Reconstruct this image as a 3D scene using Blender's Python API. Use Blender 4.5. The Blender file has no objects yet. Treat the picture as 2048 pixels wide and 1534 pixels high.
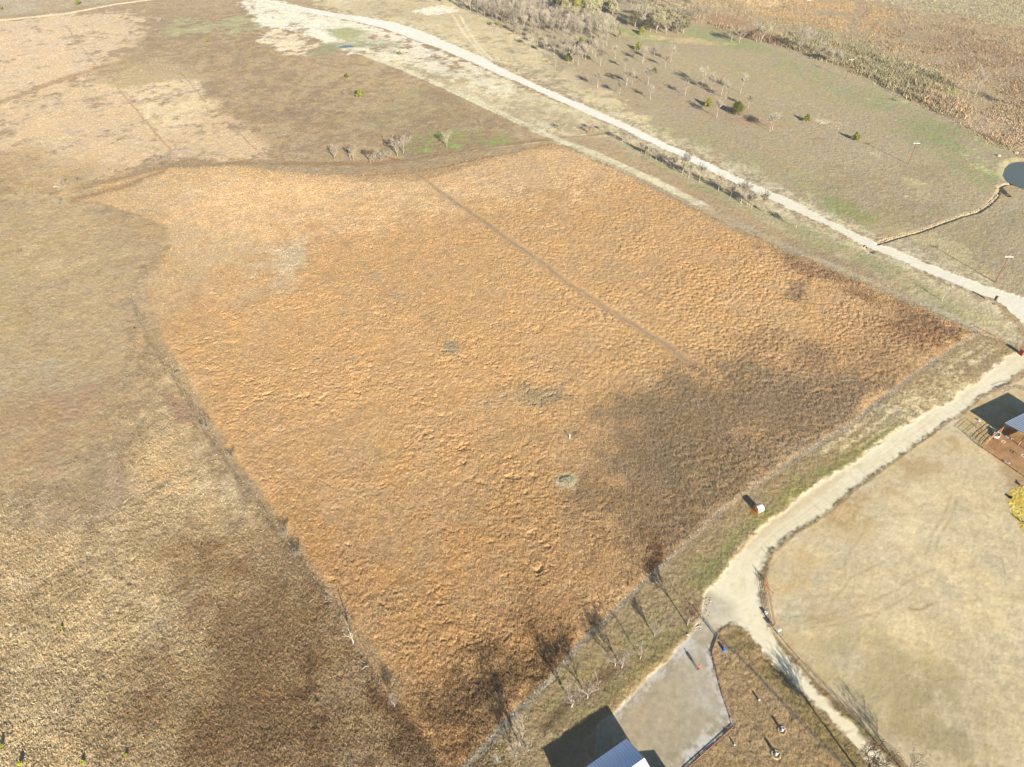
import bpy, bmesh, math, random
import numpy as np
from mathutils import Vector, Matrix

# ------------------------------------------------------------------ camera, world, sun
S = bpy.context.scene
CAM_H, CAM_PITCH, CAM_F = 120.0, 41.5, 1400.0          # metres, degrees below level, focal in 2048-wide pixels
cam_d = bpy.data.cameras.new('camera'); cam = bpy.data.objects.new('camera', cam_d)
S.collection.objects.link(cam); S.camera = cam
cam.location = (0, 0, CAM_H); cam.rotation_euler = (math.radians(90 - CAM_PITCH), 0, 0)
cam_d.sensor_width = 36; cam_d.lens = CAM_F / 2048 * 36
cam_d.clip_start = 1; cam_d.clip_end = 8000
SUN_EL, SUN_AZ = math.radians(21.5), math.radians(156.8)
W = bpy.data.worlds.new('World'); S.world = W; W.use_nodes = True
nt = W.node_tree; bg = nt.nodes['Background']; sky = nt.nodes.new('ShaderNodeTexSky')
sky.sky_type = 'NISHITA'; sky.sun_disc = False; sky.sun_elevation = SUN_EL; sky.sun_rotation = SUN_AZ; sky.ozone_density = 4; sky.dust_density = .3
nt.links.new(sky.outputs[0], bg.inputs[0]); bg.inputs[1].default_value = 0.055
sun_d = bpy.data.lights.new('sun', 'SUN'); sun_d.energy = 5.0; sun_d.angle = math.radians(0.5); sun_d.color = (1.0, 0.955, 0.865)
sun = bpy.data.objects.new('sun', sun_d); S.collection.objects.link(sun)
sv = Vector((math.sin(SUN_AZ) * math.cos(SUN_EL), math.cos(SUN_AZ) * math.cos(SUN_EL), math.sin(SUN_EL)))
sun.rotation_euler = (-sv).to_track_quat('-Z', 'Y').to_euler(); sun.location = sv * 300
S.view_settings.view_transform = 'Standard'; S.view_settings.look = 'None'; S.view_settings.exposure = 1.24; S.view_settings.gamma = 1

# ------------------------------------------------------------------ survey: image point -> metres on the level ground
_cp, _sp = math.cos(math.radians(CAM_PITCH)), math.sin(math.radians(CAM_PITCH))
def G(u, v, z=0.0):
    x = (u - 1024) / CAM_F; y = (767 - v) / CAM_F
    dy = _cp + y * _sp; dz = -_sp + y * _cp; t = (CAM_H - z) / -dz
    return x * t, dy * t
def GP(pts): return [G(*p) for p in pts]
rng = random.Random(7); R = np.random.RandomState(11)
K_ALB = 0.68
def lin(c):
    c = np.array(c, float) / 255.0
    return np.where(c <= 0.04045, c / 12.92, ((c + 0.055) / 1.055) ** 2.4)
def alb(c): return (lin(c) * K_ALB).astype(np.float32)
def rgba(c): a = alb(c); return (float(a[0]), float(a[1]), float(a[2]), 1)

# ------------------------------------------------------------------ noise on arrays
_T = R.rand(256, 256).astype(np.float32)
_JX = R.rand(256, 256).astype(np.float32); _JY = R.rand(256, 256).astype(np.float32)
def vn(x, y, sc, seed=0):
    x = x / sc + seed * 17.31; y = y / sc + seed * 41.77
    xi = np.floor(x).astype(np.int32); yi = np.floor(y).astype(np.int32)
    fx = (x - xi).astype(np.float32); fy = (y - yi).astype(np.float32)
    fx = fx * fx * (3 - 2 * fx); fy = fy * fy * (3 - 2 * fy)
    a, b = xi & 255, yi & 255; a1, b1 = (a + 1) & 255, (b + 1) & 255
    return (_T[a, b] * (1 - fx) + _T[a1, b] * fx) * (1 - fy) + (_T[a, b1] * (1 - fx) + _T[a1, b1] * fx) * fy
def rn(x, y, sc, seed=0):      # rotated so that lattices do not line up
    c, s = math.cos(seed * 1.3 + .5), math.sin(seed * 1.3 + .5)
    return vn(x * c - y * s, x * s + y * c, sc, seed)
def fbm(x, y, sc, o=4, seed=0, g=0.5):
    r = 0; a = 1; t = 0
    for i in range(o): r = r + a * rn(x, y, sc / 2 ** i, seed + i); t += a; a *= g
    return r / t
def worley(x, y, sc, seed=0):
    x = x / sc + seed * 7.7; y = y / sc + seed * 3.1
    xi = np.floor(x).astype(np.int32); yi = np.floor(y).astype(np.int32); d = np.full(x.shape, 9, np.float32)
    for i in (-1, 0, 1):
        for j in (-1, 0, 1):
            a, b = xi + i, yi + j
            dx = a + _JX[a & 255, b & 255] - x; dy = b + _JY[a & 255, b & 255] - y
            d = np.minimum(d, (dx * dx + dy * dy).astype(np.float32))
    return np.sqrt(d)
def sst(a, b, x): t = np.clip((x - a) / (b - a), 0, 1); return t * t * (3 - 2 * t)

# ------------------------------------------------------------------ the ground grid (fan shaped, one continuous sheet)
NR, NCOL = 1650, 1700
tt = np.linspace(0, 1, NR); ys = 26 + (552 - 26) * (0.40 * tt + 0.60 * tt ** 1.9)
ys = ys.astype(np.float32); hw = 66 + 0.60 * ys
ss = np.linspace(-1, 1, NCOL).astype(np.float32)
X = (hw[:, None] * ss[None, :]).ravel(); Y = np.repeat(ys, NCOL)
N = X.size
Z = np.zeros(N, np.float32)
WX = (fbm(X, Y, 9, 4, 21) - .5); WY = (fbm(X, Y, 9, 4, 31) - .5)      # warp fields
M1 = fbm(X, Y, 14, 6, 3, .62); M2 = fbm(X, Y, 3.2, 5, 9, .6); M3 = fbm(X, Y, 0.9, 3, 14, .6); M0 = fbm(X, Y, 55, 4, 40)
# wind-combed noise stretched across the sun direction
ax, ay = math.sin(SUN_AZ), math.cos(SUN_AZ)
U_ = X * ax + Y * ay; V_ = X * -ay + Y * ax
def nrm(a): return (a - a.mean()) / (a.std() + 1e-6)
M1, M2, M3, M0 = nrm(M1), nrm(M2), nrm(M3), nrm(M0)

def seg_dist(px, py, pts, closed):
    """distance to a polyline (and inside sign when closed), computed only where it is asked for"""
    d = np.full(px.shape, 1e9, np.float32); ins = np.zeros(px.shape, bool)
    n = len(pts); m = n if closed else n - 1
    for i in range(m):
        ax_, ay_ = pts[i]; bx, by = pts[(i + 1) % n]
        ex, ey = bx - ax_, by - ay_; L = ex * ex + ey * ey + 1e-9
        wx = px - ax_; wy = py - ay_
        t = np.clip((wx * ex + wy * ey) / L, 0, 1)
        d = np.minimum(d, (wx - ex * t) ** 2 + (wy - ey * t) ** 2)
        if closed:
            c = ((ay_ > py) != (by > py)) & (px < (bx - ax_) * (py - ay_) / (by - ay_ + 1e-12) + ax_)
            ins ^= c
    d = np.sqrt(d)
    return np.where(ins, -d, d) if closed else d
def mask(pts, feather=2.0, warp=4.0, closed=True, width=None, world=False):
    P = pts if world else GP(pts)
    xs = [p[0] for p in P]; yy = [p[1] for p in P]; m = feather * 2 + warp + (width or 0) + 2
    idx = np.nonzero((X > min(xs) - m) & (X < max(xs) + m) & (Y > min(yy) - m) & (Y < max(yy) + m))[0]
    out = np.zeros(N, np.float32)
    if idx.size == 0: return out
    px = X[idx] + WX[idx] * warp * 2; py = Y[idx] + WY[idx] * warp * 2
    d = seg_dist(px, py, P, closed)
    if width is not None: d = d - width / 2
    out[idx] = 1 - sst(-feather, feather, d)
    return out
C = np.empty((N, 3), np.float32); C[:] = alb((184, 158, 120))
def lay(m, col, op=1.0, mottle=0.0, src=None, col2=None, soft_=False):
    """lay a colour over the ground; mottle breaks the layer up with natural noise"""
    if soft_: m = np.clip(m + m * (1 - m) * 4 * (M1 * .16 + M2 * .22 + M3 * .12), 0, 1)
    m = m * op
    if mottle: m = m * sst(-.95, .95, (M1 * .5 + M2 * .5 if src is None else src) + (m * 2 - 1) * (1.2 - mottle) + .1)
    i = np.nonzero(m > .003)[0]; a = m[i][:, None]
    c = alb(col)[None, :]
    if col2 is not None:
        t = sst(-1, 1, M1[i] * .5 + M2[i] * .6)[:, None]; c = c * (1 - t) + alb(col2)[None, :] * t
    C[i] = C[i] * (1 - a) + c * a
def area(pts, col, feather=3, op=1.0, warp=4, mottle=0, src=None, col2=None): m = mask(pts, feather, warp); lay(m, col, op, mottle, src, col2, feather >= 1.5); return m
def line(pts, width, col, feather=.6, op=1.0, warp=.6, mottle=0, src=None, col2=None): m = mask(pts, feather, warp, False, width); lay(m, col, op, mottle, src, col2); return m
# ================= left side: old pastures
area([(-200,-60),(700,-60),(700,80),(760,100),(1000,230),(1120,283),(960,310),(820,338),(600,345),(470,330),(330,335),(165,385),(-200,440)], (186,160,124), 4, 1, 6)
area([(-200,40),(0,42),(130,30),(260,22),(300,60),(235,110),(180,150),(60,175),(0,210),(-200,240)], (236,208,168), 11, .95, 12, .1, None, (228,198,158))  # pale dry grass; this and the next two also brightened for lens glare
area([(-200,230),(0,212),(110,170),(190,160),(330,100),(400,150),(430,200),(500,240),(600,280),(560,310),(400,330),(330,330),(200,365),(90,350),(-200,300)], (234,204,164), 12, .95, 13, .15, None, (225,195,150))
area([(200,150),(260,140),(400,150),(420,200),(350,260),(280,220)], (238,215,170), 8, .7, 8, .3)
area([(180,150),(230,125),(320,100),(380,120),(400,160),(310,165),(270,180),(200,165)], (186,160,118), 5, .8, 7, .3)
area([(-200,285),(60,300),(150,320),(240,330),(160,380),(0,410),(-200,430)], (196,166,122), 8, .85, 8, .35)
line([(-100,235),(0,205),(120,160),(220,130),(330,95),(420,70)], 5, (188,158,116), 2, .9, 2)
line([(-60,420),(60,400),(180,372),(330,332),(420,322)], 7, (176,145,104), 3, .9, 3, .2)
for a, b in (((130,50),(190,130)), ((235,178),(360,322)), ((360,145),(412,205)), ((455,245),(512,300))):
    line([a, b], .9, (172,138,104), .6, .8, .8, .3)
area([(265,80),(430,20),(520,20),(600,60),(620,110),(760,110),(1000,235),(1110,283),(960,305),(800,330),(640,340),(560,320),(520,270),(430,200),(380,130),(330,110)], (178,152,116), 6, .9, 7, 0, None, (190,163,124))
area([(560,190),(640,150),(760,120),(850,180),(800,220),(640,230)], (194,170,128), 8, .5, 9, .4)
area([(860,170),(1000,235),(1040,262),(930,270),(760,262),(700,240),(780,200)], (172,158,116), 6, .6, 6, .3)
area([(790,300),(820,268),(900,262),(1000,272),(1040,288),(960,300),(880,305),(810,314)], (150,160,88), 5, .75, 5, .25)
area([(850,296),(880,282),(915,284),(935,294),(900,300),(860,302)], (158,178,104), 4, .75, 5, .4)
area([(310,52),(360,38),(430,38),(500,30),(560,45),(500,70),(420,66),(330,72)], (190,186,138), 5, .7, 6, .3)
area([(480,72),(560,50),(640,62),(650,95),(620,112),(540,96)], (188,164,120), 5, .6, 5, .3)
# chalk scars and bare ground at the top, colours paled further for lens glare
area([(478,-20),(560,10),(660,45),(700,62),(760,72),(840,88),(900,118),(830,110),(770,92),(700,110),(640,80),(560,55),(520,52),(478,8)], (252,242,215), 3, .95, 4, .1)
area([(470,-20),(527,-5),(596,14),(695,42),(770,58),(818,78),(865,94),(960,135),(930,140),(860,118),(800,104),(740,98),(690,100),(660,90),(600,60),(520,40)], (250,238,210), 3, .9, 3, .1)
area([(512,72),(560,58),(600,70),(640,92),(620,112),(600,108),(560,96),(520,84)], (248,228,190), 4, .9, 6, .45)
area([(700,104),(730,98),(790,106),(860,116),(900,132),(880,140),(800,130),(730,112)], (250,238,208), 3, .9, 3, .25)
area([(650,62),(700,55),(760,70),(800,86),(760,100),(690,84)], (178,174,126), 4, .8, 4, .3)
area([(612,102),(650,88),(720,84),(800,90),(850,106),(760,104),(700,96),(640,112)], (164,160,116), 3, .8, 3, .2)
area([(-200,-80),(300,-80),(310,-5),(200,6),(60,28),(-200,50)], (206,188,152), 4, 1, 5, 0, None, (186,162,130))
line([(-120,56),(0,41),(130,28),(230,9),(330,-4),(420,-18)], 4.2, (250,228,180), .8, 1, .6)
# meadow west of the tall grass
area([(-200,420),(0,408),(90,395),(170,385),(300,430),(345,470),(300,560),(335,620),(270,600),(290,680),(300,780),(200,900),(0,1010),(-200,1050)], (201,173,130), 7, 1, 9, 0, None, (193,166,124))
area([(-100,470),(90,440),(190,500),(200,640),(80,740),(-100,700)], (202,175,130), 8, .6, 8, .2)
area([(-100,560),(60,540),(190,600),(230,660),(120,700),(-100,690)], (188,166,120), 8, .5, 8, .3)
area([(180,440),(250,420),(330,440),(345,480),(300,520),(230,500),(180,470)], (172,140,104), 8, .7, 10, .4)
area([(170,560),(260,530),(300,560),(290,640),(240,650),(190,620)], (172,140,104), 8, .5, 9, .5)
area([(-100,700),(60,690),(200,700),(270,690),(260,770),(120,840),(-100,860)], (186,166,130), 8, .6, 8, .25)
area([(-120,850),(60,800),(180,760),(280,740),(300,800),(220,860),(100,930),(-120,980)], (174,140,106), 10, .6, 12, .4)
area([(200,730),(330,690),(340,790),(300,840),(200,820)], (186,150,112), 9, .5, 10, .45)
# lower-left tussock pasture
TUS_POLY = [(300,800),(340,700),(372,780),(405,850),(455,910),(500,970),(550,1050),(590,1110),(640,1180),(700,1270),(730,1340),(770,1400),(840,1460),(930,1560),(-150,1640),(-150,1010),(0,1010),(90,1000),(200,1060),(270,1010),(262,930)]
tsoft = mask(TUS_POLY, 16, 16)
tus = area(TUS_POLY, (208,181,137), 7, 1, 12, 0, None, (218,192,147))
area([(90,990),(140,930),(220,880),(262,900),(270,1010),(300,1040),(200,1070),(110,1040)], (186,158,126), 10, .55, 14, .4)
area([(-120,1000),(60,985),(110,1060),(30,1110),(-120,1100)], (186,158,120), 8, .5, 10, .4)
area([(300,830),(345,800),(400,860),(420,940),(330,1000),(290,960),(270,900)], (210,174,122), 6, .55, 9, .5)
area([(330,800),(345,785),(385,830),(400,850),(350,845)], (180,146,116), 1.5, .9, 2)
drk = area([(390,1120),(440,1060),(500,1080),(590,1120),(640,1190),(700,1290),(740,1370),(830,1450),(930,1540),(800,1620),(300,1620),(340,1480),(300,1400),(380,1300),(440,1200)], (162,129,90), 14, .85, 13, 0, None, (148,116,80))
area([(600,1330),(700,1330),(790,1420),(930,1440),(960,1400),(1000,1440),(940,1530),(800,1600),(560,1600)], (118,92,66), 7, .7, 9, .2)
for tr in ([(290,1040),(330,1062),(380,1085),(430,1112)], [(150,1105),(200,1135),(250,1160),(300,1185)], [(60,1150),(130,1170),(210,1185),(280,1230)], [(0,1180),(60,1215),(110,1245)], [(215,1140),(260,1170),(330,1190)]):
    line(tr, .5, (140,112,80), .4, .55, 1.2, .4, M3)
area([(-20,390),(150,385),(290,425),(345,520),(335,640),(270,700),(150,620),(60,500)], (204,177,133), 16, .6, 14, .1)
# ================= the tall grass field
F_POLY = [(150,400),(200,372),(330,338),(470,333),(600,348),(700,352),(820,345),(960,318),(1110,287),(1190,323),(1300,374),(1400,427),(1500,472),(1600,517),(1700,557),(1800,599),(1900,642),(1953,668),(1830,748),(1700,850),(1600,912),(1520,965),(1440,1022),(1370,1088),(1300,1152),(1180,1268),(1090,1370),(1010,1450),(950,1512),(905,1560),(830,1450),(770,1390),(730,1310),(690,1240),(640,1165),(590,1090),(550,1030),(500,950),(455,885),(415,830),(385,770),(350,715),(325,670),(310,620),(300,560),(340,500),(340,455),(280,430),(200,405)]
fld = mask(F_POLY, 1.2, 1.2)
lay(fld, (216,175,123), 1, 0, None, (209,167,114))
fsoft = mask(F_POLY, 4, 2)
def infield(pts, col, feather=6, op=1., warp=7, mottle=.2, src=None, col2=None):
    m = mask(pts, feather, warp) * fld; lay(m, col, op, mottle, src, col2, True); return m
infield([(150,400),(330,330),(820,330),(1110,280),(1250,340),(1100,400),(900,430),(700,450),(500,520),(300,640),(250,500)], (224,188,140), 14, .85, 10, 0)
infield([(290,1000),(560,980),(1250,1000),(1300,1300),(900,1500),(600,1300)], (202,158,104), 16, .7, 12, .2)
# the soft, patchy north-west corner where the tall grass thins into pasture
infield([(150,395),(330,335),(400,340),(420,400),(350,430),(420,520),(380,600),(340,660),(280,600),(280,420),(180,410)], (208,178,136), 10, .8, 14, .5)
infield([(180,400),(300,410),(370,450),(350,520),(370,560),(330,620),(290,600)], (188,158,118), 9, .6, 14, .6)
infield([(330,335),(640,330),(840,335),(840,352),(560,362),(330,350)], (206,172,124), 4, .7, 5, .3)
pale1 = infield([(300,470),(380,440),(450,470),(560,495),(600,520),(560,560),(430,560),(380,630),(330,640),(300,560)], (206,178,136), 6, .85, 9, .35)
pale2 = infield([(400,600),(480,590),(560,540),(600,500),(640,520),(600,570),(470,620)], (206,180,140), 5, .6, 8, .5)
infield([(560,480),(620,470),(600,540),(540,560)], (204,182,146), 4, .7, 5, .5)
infield([(360,600),(400,570),(420,620),(380,640)], (190,148,110), 3, .8, 4, .3)
infield([(620,340),(830,335),(1120,283),(1140,300),(1000,325),(850,360),(700,365)], (184,150,108), 3, .8, 4, .2)
bro = infield([(1230,780),(1300,750),(1420,745),(1560,720),(1700,735),(1800,770),(1700,850),(1600,912),(1520,965),(1440,1022),(1370,1088),(1305,1150),(1240,1110),(1220,1060),(1190,1000),(1170,920),(1200,840)], (163,139,106), 14, .93, 13, 0, None, (152,130,98))
infield([(1160,960),(1230,960),(1330,1000),(1330,1080),(1230,1090),(1190,1040)], (176,144,106), 5, .6, 7, .3)
infield([(1230,770),(1400,760),(1530,820),(1500,880),(1350,880),(1240,840)], (158,134,98), 10, .3, 12, .3)
infield([(1500,780),(1800,760),(1690,850),(1560,930),(1480,900)], (152,128,98), 11, .5, 13, .35)
infield([(1600,700),(1760,690),(1900,650),(1950,668),(1830,748),(1700,850),(1560,940),(1500,850)], (160,136,104), 12, .7, 12, 0)
bro2 = infield([(1500,475),(1600,515),(1700,555),(1800,597),(1955,668),(1880,715),(1820,700),(1700,600),(1620,560),(1520,500)], (164,128,94), 5, .85, 7, .35, None, (150,116,84))
infield([(1580,570),(1620,570),(1625,600),(1600,625),(1570,600)], (130,112,88), 3, .85, 3, .3)
infield([(1650,640),(1900,690),(1860,730),(1700,760),(1560,720),(1480,690)], (186,144,98), 9, .6, 9, .3)
infield([(1280,500),(1420,430),(1500,480),(1560,560),(1700,640),(1650,680),(1420,600),(1300,560)], (206,164,112), 10, .5, 10, .3)
infield([(1050,770),(1110,760),(1130,800),(1080,830),(1030,810)], (168,148,112), 3, .8, 5, .35)
infield([(1000,780),(1040,800),(1020,830),(960,800)], (190,160,120), 3, .7, 5, .4)
infield([(1120,865),(1150,862),(1160,885),(1140,895),(1120,885)], (160,140,108), 2, .75, 2.5, .2)
infield([(885,684),(905,684),(918,702),(905,712),(888,704)], (166,148,120), 1.6, .85, 2.5, .1)
infield([(845,640),(865,636),(870,655),(850,660)], (164,132,98), 1.8, .75, 2.5, .2)
infield([(690,486),(715,484),(712,498),(695,496)], (170,142,108), 1.8, .7, 2.5, .3)
infield([(730,545),(760,540),(765,562),(740,562)], (190,166,126), 2, .7, 3.5, .3)
infield([(780,580),(800,580),(818,604),(800,612)], (188,164,126), 2, .6, 3.5, .3)
infield([(1112,962),(1130,952),(1152,953),(1160,965),(1152,980),(1130,982),(1112,974)], (222,206,164), .8, .95, 1.0, 0)
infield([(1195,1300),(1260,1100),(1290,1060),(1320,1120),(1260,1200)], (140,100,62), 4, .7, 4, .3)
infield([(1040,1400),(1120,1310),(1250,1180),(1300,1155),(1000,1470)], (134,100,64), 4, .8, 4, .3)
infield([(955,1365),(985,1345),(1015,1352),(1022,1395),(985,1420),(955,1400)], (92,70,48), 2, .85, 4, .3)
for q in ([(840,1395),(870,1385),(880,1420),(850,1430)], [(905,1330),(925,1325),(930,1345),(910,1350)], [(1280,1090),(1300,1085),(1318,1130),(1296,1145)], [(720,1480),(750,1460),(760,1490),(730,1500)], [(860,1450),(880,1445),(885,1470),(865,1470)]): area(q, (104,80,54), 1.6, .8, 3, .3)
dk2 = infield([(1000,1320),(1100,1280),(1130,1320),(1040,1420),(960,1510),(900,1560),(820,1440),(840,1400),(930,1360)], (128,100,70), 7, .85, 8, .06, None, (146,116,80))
infield([(1020,1200),(1160,1180),(1150,1260),(1050,1280)], (180,140,96), 5, .6, 6, .4)
for pl, cl in (([(120,385),(200,370),(300,345),(330,380),(220,420),(140,410)], (206,176,132)), ([(230,405),(330,420),(380,470),(340,520),(280,470)], (198,168,124)), ([(300,500),(370,500),(380,580),(330,620),(280,560)], (200,168,124)), ([(290,600),(350,600),(370,660),(320,690),(290,650)], (196,162,118)), ([(330,335),(420,335),(420,360),(330,365)], (206,176,132))):
    area(pl, cl, 8, .75, 14, .45)
# mown lines through and along the field
line([(815,338),(850,362),(920,412),(1000,465),(1060,510),(1120,556),(1180,595),(1250,640),(1320,685),(1380,730)], 1.9, (182,158,124), .7, .9, 1.5, .55, M2 * .5 + M3 * .6)
line([(640,440),(693,488),(740,550),(800,600),(855,650),(900,700),(960,760)], 1.6, (178,152,114), .9, .5, 2.5, .7, M2 * .5 + M3 * .5)
line([(815,338),(850,362),(920,412),(1000,465),(1060,510),(1120,556),(1180,595),(1250,640),(1320,685),(1380,730)], .8, (150,126,94), .6, .6, 1.2, .5, M2 * .4 + M3 * .6)
line([(1380,730),(1430,765),(1480,800),(1560,840)], 3.2, (160,132,102), 1.5, .6, 1.5, .3)
edge = line([(300,650),(330,700),(362,752),(395,815),(420,852),(470,925),(515,985),(560,1055),(600,1110),(650,1180),(690,1250),(745,1310),(800,1390)], 3.2, (186,160,122), 1.2, .8, 1.2, .25)
line([(262,600),(290,665),(330,730),(372,795),(405,850),(450,912),(500,980),(545,1050),(590,1110),(640,1180)], 1.2, (124,104,82), .8, .65, 1.0, .5)
line([(720,300),(800,322),(920,305),(1050,288),(1115,280)], 1.2, (140,112,80), .6, .7, .6, .3)
line([(150,400),(260,370),(330,338),(480,326),(620,330),(760,328),(830,318),(950,300),(1110,278)], 5, (158,128,92), 2, .75, 2, .3)
line([(900,309),(980,297),(1050,289),(1110,282)], 1.2, (214,190,150), .5, .8, .5, .4)
# ================= right of the field: verge, strips and the chalk road
area([(690,98),(800,115),(930,150),(1024,168),(1150,218),(1274,276),(1400,335),(1536,402),(1661,468),(1786,520),(1911,575),(1990,610),(2060,690),(1955,665),(1900,640),(1700,555),(1500,470),(1300,372),(1110,283),(1000,228),(760,118)], (206,186,144), 2, 1, 2, 0, None, (222,204,164))
area([(1120,278),(1220,272),(1300,320),(1450,400),(1600,480),(1800,560),(1900,640),(1700,555),(1500,470),(1300,372)], (186,158,122), 3, .9, 2, .1)
area([(1450,440),(1600,482),(1800,560),(1930,640),(1900,640),(1700,555),(1560,498)], (168,148,116), 5, .8, 4, .2)
area([(1215,270),(1300,308),(1420,365),(1560,432),(1661,474),(1786,530),(1880,590),(1800,575),(1600,480),(1450,408),(1300,330)], (160,156,108), 3, .75, 3, .3)
area([(1600,430),(1700,480),(1800,530),(1960,610),(2000,660),(1900,640),(1780,560),(1620,470)], (162,158,108), 4, .6, 5, .35)
area([(1960,630),(2010,640),(2048,690),(2010,690),(1975,672)], (206,194,150), 4, .7, 4, .3)
area([(700,98),(770,92),(850,90),(900,108),(990,146),(1060,180),(1000,190),(900,160),(820,130),(740,110)], (244,230,196), 4, .85, 4, .2)
area([(650,60),(690,56),(730,62),(720,74),(680,76)], (178,178,122), 3, .7, 3, .3)
area([(640,88),(700,82),(780,84),(850,92),(820,98),(740,94),(690,98),(630,112),(612,106)], (170,168,126), 3, .75, 3, .3)
line([(690,98),(760,120),(880,170),(1000,226),(1110,277),(1200,312),(1300,358),(1420,418)], 4.2, (232,220,180), .8, .95, .6, .1)
line([(1400,410),(1500,457),(1600,504),(1700,545),(1800,588),(1900,632),(1950,655)], 2.2, (200,186,152), .8, .65, .6, .2)
line([(1122,276),(1170,273),(1215,266),(1250,262)], 1.4, (176,150,112), .5, .9, .5)
# meadow east of the road
area([(600,-60),(2300,-60),(2300,720),(2048,640),(1980,580),(1786,495),(1536,380),(1274,248),(1149,190),(1024,138),(837,65),(640,14),(560,-10)], (192,172,136), 2, 1, 2, 0, None, (182,164,126))
area([(620,-40),(1000,-40),(960,30),(1100,100),(1240,190),(1300,250),(1149,190),(1024,138),(837,65),(640,14)], (226,206,162), 9, .9, 9, .1)
area([(700,0),(860,6),(980,36),(960,50),(800,40),(720,20)], (204,186,144), 6, .6, 6, .4)
area([(820,22),(880,10),(930,20),(900,26),(860,30)], (254,240,214), 2, .9, 3, .25)
area([(1100,130),(1260,140),(1420,170),(1560,260),(1500,260),(1300,200),(1160,170)], (182,158,126), 8, .7, 8, .2)
area([(1300,240),(1500,290),(1650,360),(1800,440),(1700,440),(1500,350),(1350,290)], (172,164,118), 8, .6, 8, .3)
area([(1270,250),(1536,378),(1700,450),(1740,470),(1640,400),(1450,310),(1330,255)], (206,194,150), 4, .7, 5, .35)
area([(1640,390),(1700,400),(1760,440),(1740,455),(1690,440),(1650,415)], (140,150,84), 4, .6, 5, .25)
area([(1180,40),(1280,80),(1340,90),(1330,75),(1260,60),(1200,30)], (168,174,112), 3, .85, 4, .15)
area([(1360,55),(1440,50),(1500,85),(1560,110),(1440,96),(1370,80)], (160,166,110), 4, .8, 4, .15)
area([(1500,90),(1700,160),(1900,240),(2000,310),(1900,300),(1700,210),(1560,150)], (158,160,110), 8, .7, 8, .2)
area([(1400,110),(1600,140),(1700,190),(1600,200),(1450,150)], (178,166,120), 8, .6, 8, .3)
area([(1780,260),(1960,240),(2048,300),(2048,330),(1980,380),(1900,330)], (152,158,104), 7, .7, 7, .25)
area([(1940,280),(2048,270),(2100,280),(2090,315),(2020,318),(1985,345),(1940,330)], (196,190,136), 5, .7, 5, .3)
area([(1650,330),(1900,330),(1950,400),(1850,460),(1740,420),(1640,370)], (166,146,112), 8, .7, 8, .2)
area([(1800,360),(1840,350),(1880,370),(1890,390),(1860,405),(1810,395)], (214,198,146), 3, .6, 4, .55)
area([(1850,500),(1960,430),(2060,400),(2060,560),(1980,560)], (168,152,116), 8, .8, 7, .2)
area([(1800,480),(1880,470),(2000,540),(2060,590),(1960,560)], (204,188,142), 5, .6, 6, .35)
area([(1410,225),(1480,232),(1560,255),(1500,250),(1430,245)], (186,150,122), 4, .6, 5, .2)
for off in (0, 5):
    line([(1540,140+off),(1640,180+off),(1760,232+off),(1880,292+off),(1960,350+off),(2000,395+off)], .8, (190,156,124), .5, .7, .8, .2)
lay(mask([(1610,235),(1640,232),(1690,250),(1650,250)], 1.5, 2), (224,212,180), .7, .5)
for (u, v) in ((1760,305),(1730,200),(1800,205),(1880,240),(1580,268),(1575,280),(1930,315)):
    lay(mask([(u-12,v-2),(u+12,v-3),(u+15,v+3),(u-8,v+4)], 2, 4), (222,206,168), .5, .9)
# scrub country top right
scr = area([(1260,-60),(2300,-60),(2300,420),(2060,330),(1980,285),(1900,240),(1800,190),(1700,140),(1600,104),(1520,80),(1460,60),(1400,48),(1300,20)], (192,168,130), 4, 1, 5, 0, None, (184,160,122))
area([(1480,-20),(1620,-30),(1760,20),(1780,60),(1700,70),(1600,50),(1500,20)], (206,170,122), 10, .7, 10, .3)
area([(1440,-40),(1600,-40),(1580,10),(1500,20)], (222,190,144), 8, .8, 8, .2)
area([(1700,-40),(2300,-40),(2300,60),(2000,50),(1800,20)], (190,178,142), 10, .8, 10, .15)
area([(1560,75),(1620,50),(1750,95),(1880,150),(1900,225),(1800,190),(1700,140),(1600,100)], (172,162,124), 7, .85, 8, .15)
area([(1780,60),(1950,60),(2100,140),(2100,230),(1960,170),(1850,110)], (172,144,112), 12, .8, 10, .1)
area([(1850,180),(1980,230),(2100,290),(2100,320),(1960,270),(1860,210)], (200,170,136), 5, .8, 5, .1)
area([(1400,20),(1500,40),(1560,90),(1440,70),(1390,40)], (172,136,104), 6, .8, 6, .1)
area([(1880,172),(1960,188),(2000,200),(1950,196),(1900,190)], (170,180,96), 2.5, .7, 3, .3)
line([(1560,92),(1640,118),(1720,150),(1800,188),(1900,236),(1990,285),(2060,318)], 1.6, (140,124,92), 1, .8, 1, .3)
area([(1300,72),(1400,78),(1480,90),(1440,94),(1340,84)], (216,190,140), 2, .8, 3, .35)
line([(1040,5),(1080,28),(1130,42),(1200,56),(1260,72),(1320,80)], 4, (206,184,140), 1.5, .8, 2, .2)
for off in (0, 1):
    line([(905+off*14,30),(930+off*12,70),(950+off*10,95),(975+off*9,122)], 1.7, (242,226,188), .6, .9, .6)
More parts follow.
